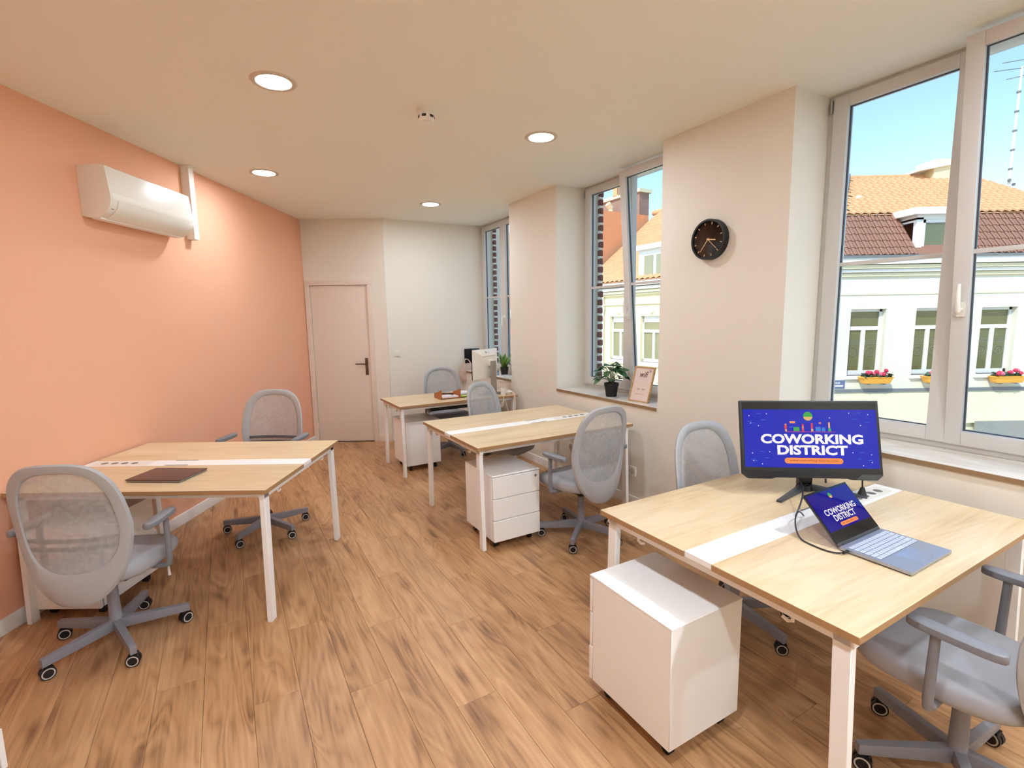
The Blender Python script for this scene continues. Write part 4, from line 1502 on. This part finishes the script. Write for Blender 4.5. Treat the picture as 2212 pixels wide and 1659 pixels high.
def house_window(par, x0, x1, z0, z1, y, transom, ajar=0.0, sticker=True, m_frame=None):
    """a casement window of a house across the street: local x along the facade, y depth, facing -y"""
    w = struct_part('window', par, (0, 0, 0))
    mf = m_frame or TRIMW
    fwid_ = 0.07
    f = MB()
    f.box(x0, x0 + fwid_, y, y + 0.08, z0, z1).box(x1 - fwid_, x1, y, y + 0.08, z0, z1)
    f.box(x0, x1, y, y + 0.08, z0, z0 + 0.12).box(x0, x1, y, y + 0.08, z1 - fwid_, z1)
    f.box(x0, x1, y - 0.01, y + 0.08, transom - 0.05, transom + 0.05)
    xm = (x0 + x1) / 2
    f.box(xm - 0.055, xm + 0.055, y - 0.005, y + 0.08, z0, transom)
    fo = f.build('window', mf, par)
    MB().box(x0 + fwid_, x1 - fwid_, y + 0.03, y + 0.04, transom + 0.05, z1 - fwid_).build('pane', PANE, fo)
    for a, b in ((x0 + fwid_, xm - 0.055), (xm + 0.055, x1 - fwid_)):
        MB().box(a, b, y + 0.03, y + 0.04, z0 + 0.12, transom - 0.05).build('pane', PANE, fo)
        if sticker:
            FROST = mat('window_sticker', (120, 122, 104), rough=0.4)
            cx_, cz_ = (a + b) / 2, z0 + (transom - z0) * 0.50
            rg = [(cx_ + 0.12 * cos(t), y + 0.026, cz_ + 0.12 * sin(t)) for t in [2 * pi * i / 24 for i in range(24)]]
            MB().tube(rg, 0.010, n=5, closed=True).build('sticker_ring', FROST, fo)
            text_obj('lettering', '21', 0.13, 0.11, FROST, fo, (cx_, y + 0.026, cz_))
            for i in range(3):
                zz = cz_ + 0.20 + i * 0.05
                MB().box(a + 0.02, b - 0.02, y + 0.027, y + 0.029, zz, zz + 0.016).build('sticker_stripe', FROST, fo)
    return fo


def struct_part(name, par, loc):
    return par


def flower_box(label, x, y, z, n):
    fb = thing('flower_box', label, 'flower box', (x, y, z), 0, 'flower boxes on the house across the street')
    YEL = mat('planter_yellow', (246, 176, 66), rough=0.5)
    MB().hexa([(-0.33, -0.10, 0), (0.33, -0.10, 0), (0.33, 0.10, 0), (-0.33, 0.10, 0),
               (-0.39, -0.13, 0.17), (0.39, -0.13, 0.17), (0.39, 0.13, 0.17), (-0.39, 0.13, 0.17)]).build('planter', YEL, fb, bevel=0.01)
    MB().box(-0.40, 0.40, -0.14, 0.14, 0.15, 0.175).build('planter_rim', YEL, fb, bevel=0.006)
    for xx in (-0.2, 0.2):
        MB().box(xx - 0.02, xx + 0.02, -0.10, 0.13, -0.03, 0.0).build('bracket', LEAD, fb)
    r_ = random.Random(n)
    PKS = [mat('petal_pink', (236, 110, 140), rough=0.7), mat('petal_red', (206, 50, 84), rough=0.7)]
    DKL = mat('geranium_leaf', (56, 92, 70), rough=0.7, var=0.2)
    lf = MB()
    for i in range(60):
        a, b = r_.uniform(-0.36, 0.36), r_.uniform(-0.12, 0.10)
        c_ = Vector((a, b, 0.18 + r_.uniform(0, 0.08)))
        nrm = Vector((r_.uniform(-1, 1), r_.uniform(-1, 0.3), 1)).normalized()
        t1 = nrm.orthogonal().normalized()
        t2 = nrm.cross(t1)
        s_ = r_.uniform(0.04, 0.065)
        lf.add([c_ + s_ * (cos(t) * t1 + sin(t) * t2) for t in [2 * pi * j / 6 for j in range(6)]], [tuple(range(6))])
    tag(lf.build('foliage', DKL, fb, fix=False), kind='stuff')
    for i in range(9):
        a = -0.30 + 0.075 * i + r_.uniform(-0.02, 0.02)
        hz_ = 0.24 + r_.uniform(0, 0.10)
        m_ = MB()
        bmq = bmesh.new()
        bmesh.ops.create_icosphere(bmq, subdivisions=2, radius=0.055)
        for v_ in bmq.verts:
            v_.co *= r_.uniform(0.8, 1.1)
        me = bpy.data.meshes.new('blossom')
        bmq.to_mesh(me)
        bmq.free()
        me.materials.append(PKS[(i + n) % 2])
        link('blossom', me, fb, (a, r_.uniform(-0.12, 0.05), hz_))
    return fb


# --- house facing the near window: facade in the plane y = 13.5
YF = 13.5
FX0, FX1 = 7.15, 17.0
h1 = thing('house', 'cream house with tiled mansard roof across the street', 'house', (0, 0, 0))
wins1 = [(8.93, 9.87), (10.66, 11.60), (12.39, 13.33)]
hw1 = MB()
wall_holes(hw1, FX0, FX1, -0.60, 3.0, [(a, b, -0.11, 1.67) for a, b in wins1], YF, YF + 0.35)
hw1.build('wall', STUCCO, h1)
MB().box(FX0, FX1, YF - 0.06, YF + 0.35, -1.45, -0.60).build('lower_wall', STUCCOY, h1)
MB().box(FX0, FX1, YF + 0.05, YF + 0.35, GZ, -1.45).build('shop_wall', STUCCOY, h1)
MB().box(FX0, FX1, YF + 0.35, YF + 6, GZ, 3.0).build('core_wall', STUCCO, h1)
MB().box(FX0 - 0.05, FX1, YF - 0.05, YF + 0.02, -0.56, -0.48).build('dark_band', LEAD, h1)
for z0_, z1_, pr_, m_ in ((2.04, 2.07, 0.02, TRIMY), (2.52, 2.60, 0.06, TRIMY), (2.62, 2.70, 0.12, TRIMW), (2.71, 2.80, 0.17, TRIMY), (2.82, 2.98, 0.24, TRIMW)):
    MB().box(FX0 - pr_, FX1, YF - pr_, YF + 0.05, z0_, z1_).build('cornice', m_, h1)
MB().box(FX0 - 0.3, FX1, YF - 0.28, YF + 0.05, 2.98, 3.04).build('gutter', LEAD, h1)
for i, (a, b) in enumerate(wins1):
    house_window(h1, a, b, -0.11, 1.67, YF + 0.16, 1.16)
    MB().box(a - 0.06, b + 0.06, YF - 0.08, YF + 0.16, -0.20, -0.11).build('window_sill', TRIMW, h1)
# dark street sign plate (illegible lettering in two rows)
NAVY = mat('plate_navy', (100, 112, 150), rough=0.5)
plq = thing('street_sign', 'small blue street name plate on the cream house corner', 'sign', (8.74, YF - 0.02, -0.34))
MB().box(-0.15, 0.15, 0, 0.02, -0.11, 0.11).build('plate', NAVY, plq)
text_obj('lettering', 'RUE', 0.12, 0.05, SCR_WHITE if False else TRIMW, plq, (-0.05, -0.003, 0.035), bold=0.03)
MB().box(-0.12, 0.10, -0.004, -0.001, -0.065, -0.025).build('print_line', TRIMW, plq)
# mansard
ms0, ms1 = 3.03, 4.20
MB().add([(FX0 - .2, YF - 0.18, ms0), (FX1, YF - 0.18, ms0), (FX1, 14.2, ms1), (FX0 - .2, 14.2, ms1)], [(0, 1, 2, 3)]).build('mansard_deck', ROOFB, h1)
TW = 0.182
nrow = 6
tl = MB()
tv, tf = [], []
for j in range(2):
    for i in range(7):
        t = i / 6
        x = t * TW * 1.06
        hgt = 0.022 + 0.020 * cos(2 * pi * (t - 0.25)) if t < 0.75 else 0.004 + 0.018 * cos(2 * pi * (t - 0.25)) ** 2
        tv.append((x, 0.24 * j, hgt + (0.018 if j == 0 else 0.0)))
for i in range(6):
    tf.append((i, i + 1, 8 + i, 7 + i))
tv += [(x, y, z - 0.02) for x, y, z in tv[:7]]
for i in range(6):
    tf.append((14 + i, 15 + i, i + 1, i))
tile_m = MB().add(tv, tf).mesh('roof_tile', ROOFB, smooth=True)
sl_v = Vector((0, 14.2 - (YF - 0.18), ms1 - ms0))
sl_len = sl_v.length
ang = math.atan2(sl_v.z, sl_v.y)
rh_ = sl_len / nrow
DORM = [(10.40, 11.75)]
for r in range(nrow):
    for c_ in range(int((13.9 - 8.4) / TW) + 1):
        x = 8.4 + c_ * TW
        if any(a - 0.05 < x + TW / 2 < b + 0.05 for a, b in DORM):
            continue
        p = Vector((x, YF - 0.18, ms0)) + sl_v * (r * rh_ / sl_len) + Vector((0, -0.02, 0.01))
        link('roof_tile', tile_m, h1, p, (ang, 0, 0))
# upper roof, joined tiles
up = MB()
u0_ = Vector((0, 14.12, ms1 + 0.02))
u1_ = Vector((0, 17.6, 6.02))
uv_ = u1_ - u0_
nr = 17
for r in range(nr):
    p0_ = u0_ + uv_ * (r / nr)
    p1_ = u0_ + uv_ * ((r + 1.12) / nr)
    xr1 = 15.5
    ncol = int((xr1 - (8.6)) / 0.21)
    for c_ in range(ncol):
        x = 8.6 + c_ * 0.21 + (0.03 * (r % 2))
        if x < 8.95 + (p0_.y - 14.12) * 0.66:
            continue
        vs_ = []
        for (pp_, lift) in ((p0_, 0.055), (p1_, 0.02)):
            for t, hh_ in ((0, 0.0), (0.3, 0.045), (0.6, 0.03), (1.02, 0.0)):
                vs_.append((x + t * 0.21, pp_.y, pp_.z + lift + hh_))
        up.add(vs_ + [(a_, b_, c2 - 0.05) for a_, b_, c2 in vs_[:4]],
               [(0, 1, 5, 4), (1, 2, 6, 5), (2, 3, 7, 6), (8, 9, 1, 0), (9, 10, 2, 1), (10, 11, 3, 2)])
tag(up.build('roof_tiles', ROOFT, h1, smooth=True), kind='stuff')
MB().add([(8.9, 14.1, ms1), (15.5, 14.1, ms1), (15.5, 17.6, 6.0), (11.2, 17.6, 6.0)], [(0, 1, 2, 3)]).build('roof_deck', ROOFT, h1)
# rising ridge on the right that slopes down
MB().hexa([(15.3, 14.1, ms1 - .1), (18.2, 14.1, ms1 - .1), (18.2, 17.8, ms1 - .1), (15.3, 17.8, ms1 - .1),
           (15.3, 14.2, ms1 + 0.1), (18.2, 14.2, ms1 + 0.1), (18.2, 17.7, 5.0), (15.3, 17.7, 6.0)]).build('hip_roof', ROOFT, h1)
rdg = MB()
for i in range(13):
    x = 11.2 + i * 0.32
    rdg.cyl((x, 17.6, 6.04), (x + 0.34, 17.6, 6.06), 0.10, 0.085, n=10)
rdg.build('ridge', ROOFT, h1, smooth=True)
MB().box(13.75, 15.0, 17.2, 18.0, 5.6, 6.50).build('gable_wall', TRIMY, h1)
MB().hexa([(13.2, 17.1, 6.12), (15.1, 17.1, 6.45), (15.1, 18.1, 6.45), (13.2, 18.1, 6.12), (13.2, 17.1, 6.20), (15.1, 17.1, 6.55), (15.1, 18.1, 6.55), (13.2, 18.1, 6.20)]).build('gable_coping', TRIMW, h1)
MB().hexa([(8.6, 14.1, ms1 - .1), (8.95, 14.1, ms1 - .1), (11.3, 17.6, 5.9), (10.95, 17.6, 5.9), (8.6, 14.1, ms1 + .12), (8.95, 14.1, ms1 + .12), (11.3, 17.6, 6.2), (10.95, 17.6, 6.2)]).build('side_parapet', LEAD, h1)
# dormer
dm = MB().box(10.46, 10.62, YF - 0.02, 14.6, 3.03, 4.0).box(11.55, 11.70, YF - 0.02, 14.6, 3.03, 4.0).box(10.46, 11.70, YF - 0.02, 14.6, 3.95, 4.08).box(
    10.46, 11.7, YF + 0.1, 14.6, 3.03, 3.9).build('dormer', TRIMW, h1)
MB().hexa([(10.28, YF - 0.16, 4.06), (11.85, YF - 0.16, 4.06), (11.85, 15.0, 4.10), (10.28, 15.0, 4.10),
           (10.28, YF - 0.16, 4.24), (11.85, YF - 0.16, 4.24), (11.85, 15.0, 4.28), (10.28, 15.0, 4.28)]).build('dormer_roof', TRIMW, dm, bevel=0.02)
bar_d = MB().box(10.62, 10.70, YF + 0.0, YF + 0.08, 3.05, 3.95).box(11.47, 11.55, YF, YF + 0.08, 3.05, 3.95).box(10.62, 11.55, YF, YF + 0.08, 3.05, 3.13).box(
    10.62, 11.55, YF, YF + 0.08, 3.87, 3.95).build('dormer_window', TRIMW, dm)
MB().box(10.70, 11.47, YF + 0.03, YF + 0.05, 3.13, 3.87).build('dormer_pane', PANE, dm)
# shop sign with ringed 21
SIGN = mat('shop_sign_grey', (150, 150, 144), rough=0.5)
sg_ = thing('shop_sign', 'grey shop sign with a ringed number on the house across the street', 'sign', (14.05, YF - 0.10, -1.72))
MB().box(-1.6, 1.6, 0.0, 0.05, -0.32, 0.32).build('board', SIGN, sg_)
rg = [(0.20 * cos(t), -0.01, 0.20 * sin(t)) for t in [2 * pi * i / 28 for i in range(28)]]
SGW = mat('sign_cream', (250, 246, 214), rough=0.5)
MB().tube(rg, 0.022, n=6, closed=True).build('sign_ring', SGW, sg_)
text_obj('lettering', '21', 0.22, 0.19, SGW, sg_, (0, -0.01, 0), bold=0.02)

flower_box('yellow box of pink geraniums under the leftmost window of the cream house', 9.57, YF - 0.20, -0.30, 1)
flower_box('yellow box of geraniums under the middle window of the cream house', 11.25, YF - 0.20, -0.30, 2)
flower_box('yellow box of red geraniums under the right window of the cream house', 13.05, YF - 0.20, -0.33, 5)

an = thing('antenna_mast', 'thin white lattice antenna mast on the roof ridge', 'antenna', (16.50, 17.5, 5.3))
MASTW = mat('mast_white', (228, 232, 238), rough=0.5)
MB().cyl((0, 0, 0), (0.02, 0, 4.1), 0.045, 0.035, n=8).build('mast', MASTW, an)
for zz in (0.3, 0.9, 1.5, 2.1, 2.7, 3.3):
    MB().cyl((0, 0, zz), (0, 0, zz + 0.05), 0.06, n=8).build('mast_clamp', LEAD, an)
for zz, ll in ((4.0, 1.3), (3.75, 0.6), (4.25, 0.9)):
    MB().cyl((-ll * 0.6, 0.1, zz), (ll * 0.5, -0.1, zz + 0.08), 0.012, n=6).build('aerial_bar', LEAD, an)
for dx, zz in ((-0.06, 0.55), (0.10, 0.42)):
    MB().cyl((dx, -0.05, zz), (dx, -0.09, zz), 0.05, n=12).build('insulator', LEAD, an)

# --- house further along the street, seen through the middle window (facade v = 13)
h2 = thing('house', 'pale yellow house with orange roof and dormer seen through the middle window', 'house', (0, 0, 0), A)
V2 = 13.0
STUC2 = mat('house_stucco_pale', (240, 228, 188), rough=0.9, var=0.02, vscale=1.5)


def to_fac(mb):
    # local facade space: x' runs along -u seen from the street, y' depth (v), build directly in (v,u)
    return mb


wins2 = [(13.95, 14.92), (12.20, 13.29), (10.5, 11.5)]
hw2 = MB()
wall_holes(hw2, 9.6, 16.5, GZ, 2.75, [(a, b, -0.05, 1.58) for a, b in wins2], V2, V2 + 0.3, swap=True)
hw2.build('wall', STUC2, h2)
MB().box(V2 + 0.3, V2 + 3.9, 9.6, 16.5, GZ, 2.75).build('core_wall', STUC2, h2)
for z0_, z1_, pr_ in ((2.00, 2.06, 0.05), (2.34, 2.40, 0.08), (2.41, 2.50, 0.14), (2.52, 2.62, 0.20), (2.66, 2.80, 0.28)):
    MB().box(V2 - pr_, V2 + 0.05, 9.6, 16.5, z0_, z1_).build('cornice', TRIMW if z0_ > 2.5 else TRIMY, h2)
MB().cyl((V2 - 0.08, 15.28, GZ), (V2 - 0.08, 15.28, 2.4), 0.05, n=10).build('downpipe', TRIMW, h2, smooth=True)
MB().cyl((V2 - 0.08, 15.28, 1.75), (V2 - 0.08, 15.28, 1.95), 0.06, 0.12, n=10).build('hopper', TRIMW, h2, smooth=True)
PANEY = mat('house_pane_pale', (150, 146, 112), rough=0.06, spec=1.0)
for a, b in wins2:
    f = MB().box(V2 + 0.10, V2 + 0.18, a, a + 0.07, -0.05, 1.58).box(V2 + 0.10, V2 + 0.18, b - 0.07, b, -0.05, 1.58)
    f.box(V2 + 0.10, V2 + 0.18, a, b, 1.36, 1.58).box(V2 + 0.08, V2 + 0.18, a, b, 1.00, 1.10).box(V2 + 0.10, V2 + 0.18, a, b, -0.05, 0.07)
    f.box(V2 + 0.09, V2 + 0.18, (a + b) / 2 - 0.05, (a + b) / 2 + 0.05, -0.05, 1.05)
    fo = f.build('window', TRIMW, h2)
    MB().box(V2 + 0.13, V2 + 0.14, a + 0.07, b - 0.07, 0.07, 1.0).build('pane', PANEY, fo)
    MB().box(V2 + 0.13, V2 + 0.14, a + 0.07, b - 0.07, 1.10, 1.36).build('pane', PANEY, fo)
    MB().box(V2 - 0.08, V2 + 0.1, a - 0.08, b + 0.08, -0.18, -0.05).build('window_sill', TRIMW, h2)
    MB().lathe([(0.0, 0), (0.10, 0.0), (0.06, 0.05), (0.0, 0.06)], n=10).xf(Matrix.Translation((V2, (a + b) / 2, 1.74)) @ Matrix.Rotation(-pi / 2, 4, 'Y')).build('emblem', TRIMY, h2)
# roof of house two with joined tile rows
rf = MB()
e0 = Vector((V2 - 0.15, 0, 2.85))
e1 = Vector((V2 + 4.0, 0, 6.05))
nr = 20
for r in range(nr):
    p0_ = e0 + (e1 - e0) * (r / nr)
    p1_ = e0 + (e1 - e0) * ((r + 1.1) / nr)
    for c_ in range(int((16.6 - 9.6) / 0.26)):
        u_ = 9.6 + c_ * 0.26
        vs_ = []
        for pp_, lift in ((p0_, 0.06), (p1_, 0.02)):
            for t, hh_ in ((0, 0.0), (0.35, 0.06), (0.7, 0.04), (1.02, 0.0)):
                vs_.append((pp_.x, u_ + t * 0.26, pp_.z + lift + hh_))
        rf.add(vs_ + [(a_, b_, c2 - 0.06) for a_, b_, c2 in vs_[:4]], [(0, 1, 5, 4), (1, 2, 6, 5), (2, 3, 7, 6), (8, 9, 1, 0), (9, 10, 2, 1), (10, 11, 3, 2)])
tag(rf.build('roof_tiles', ROOFT, h2, smooth=True), kind='stuff')
MB().add([(V2 - .15, 9.6, 2.83), (V2 - .15, 16.6, 2.83), (V2 + 4, 16.6, 6.03), (V2 + 4, 9.6, 6.03)], [(0, 1, 2, 3)]).build('roof_deck', ROOFT, h2)
MB().cyl((V2 + 4, 9.6, 6.1), (V2 + 4, 16.7, 6.1), 0.12, n=10).build('ridge', ROOFT, h2, smooth=True)
# dormer of house two
d2_ = MB().box(V2 - 0.02, V2 + 1.6, 12.0, 13.42, 2.80, 3.98).build('dormer', TRIMW, h2)
MB().box(V2 - 0.18, V2 + 1.9, 11.85, 13.55, 3.86, 4.02).build('dormer_roof', TRIMW, d2_)
for a, b in ((12.72, 13.14), (12.15, 12.58)):
    MB().box(V2 - 0.035, V2 - 0.02, a, b, 2.96, 3.66).build('dormer_pane', PANEY, d2_)
# brick gable with chimneys beyond
h3 = thing('brick_gable', 'dark brick gable wall with chimney behind the orange roof', 'building', (0, 0, 0), A)
BRICKG = mat('brick_far', (158, 128, 116), rough=0.95, var=0.2, vscale=14)
MB().box(17.0, 17.6, 17.6, 21.4, 2.5, 7.2).build('wall', BRICKG, h3)
MB().box(16.9, 17.7, 17.5, 21.4, 7.2, 7.35).build('coping', TRIMY, h3)
MB().box(16.9, 17.5, 19.0, 19.3, 7.3, 9.6).build('chimney', mat('chimney_orange', (226, 176, 130), rough=0.9), h3)
MB().box(16.9, 17.6, 18.4, 18.95, 7.3, 9.6).build('chimney', BRICKG, h3)
MB().cyl((16.7, 19.2, 5.9), (16.7, 19.2, 6.7), 0.12, n=10).cyl((16.7, 19.2, 6.75), (16.5, 19.2, 6.95), 0.14, n=10).build('flue', TRIMY, h3, smooth=True)
MB().box(16.8, 17.0, 18.9, 20.6, 5.75, 5.9).build('ledge', TRIMY, h3)
# orange brick house at the far end
h4 = thing('house', 'orange brick house seen through the far window', 'house', (0, 0, 0), A)
BRO = mat('orange_brick', (230, 160, 116), rough=0.95, var=0.1, vscale=6)
MB().box(13.0, 16.8, 16.8, 30.0, GZ, 6.0).build('wall', BRO, h4)
for z0_, z1_, pr_ in ((4.8, 4.9, 0.04), (4.95, 5.02, 0.04), (2.85, 3.0, 0.12), (1.6, 2.0, 0.22), (5.9, 6.4, 0.10)):
    MB().box(13.0 - pr_, 13.05, 16.8, 30.0, z0_, z1_).build('band', TRIMW if z0_ < 3 or z0_ > 5.5 else BRICKG, h4)
MB().box(12.97, 13.01, 23.0, 25.0, 2.05, 2.8).build('half_timber', TRIMY, h4)
for i in range(3):
    MB().hexa([(12.95, 23.2 + i * 0.55, 2.05), (13.0, 23.2 + i * 0.55, 2.05), (13.0, 23.3 + i * 0.55, 2.05), (12.95, 23.3 + i * 0.55, 2.05),
               (12.95, 23.4 + i * 0.55, 2.8), (13.0, 23.4 + i * 0.55, 2.8), (13.0, 23.5 + i * 0.55, 2.8), (12.95, 23.5 + i * 0.55, 2.8)]).build('timber', LEAD, h4)
MB().box(12.9, 14.0, 23.4, 25.0, 6.4, 7.2).build('chimney', TRIMY, h4)
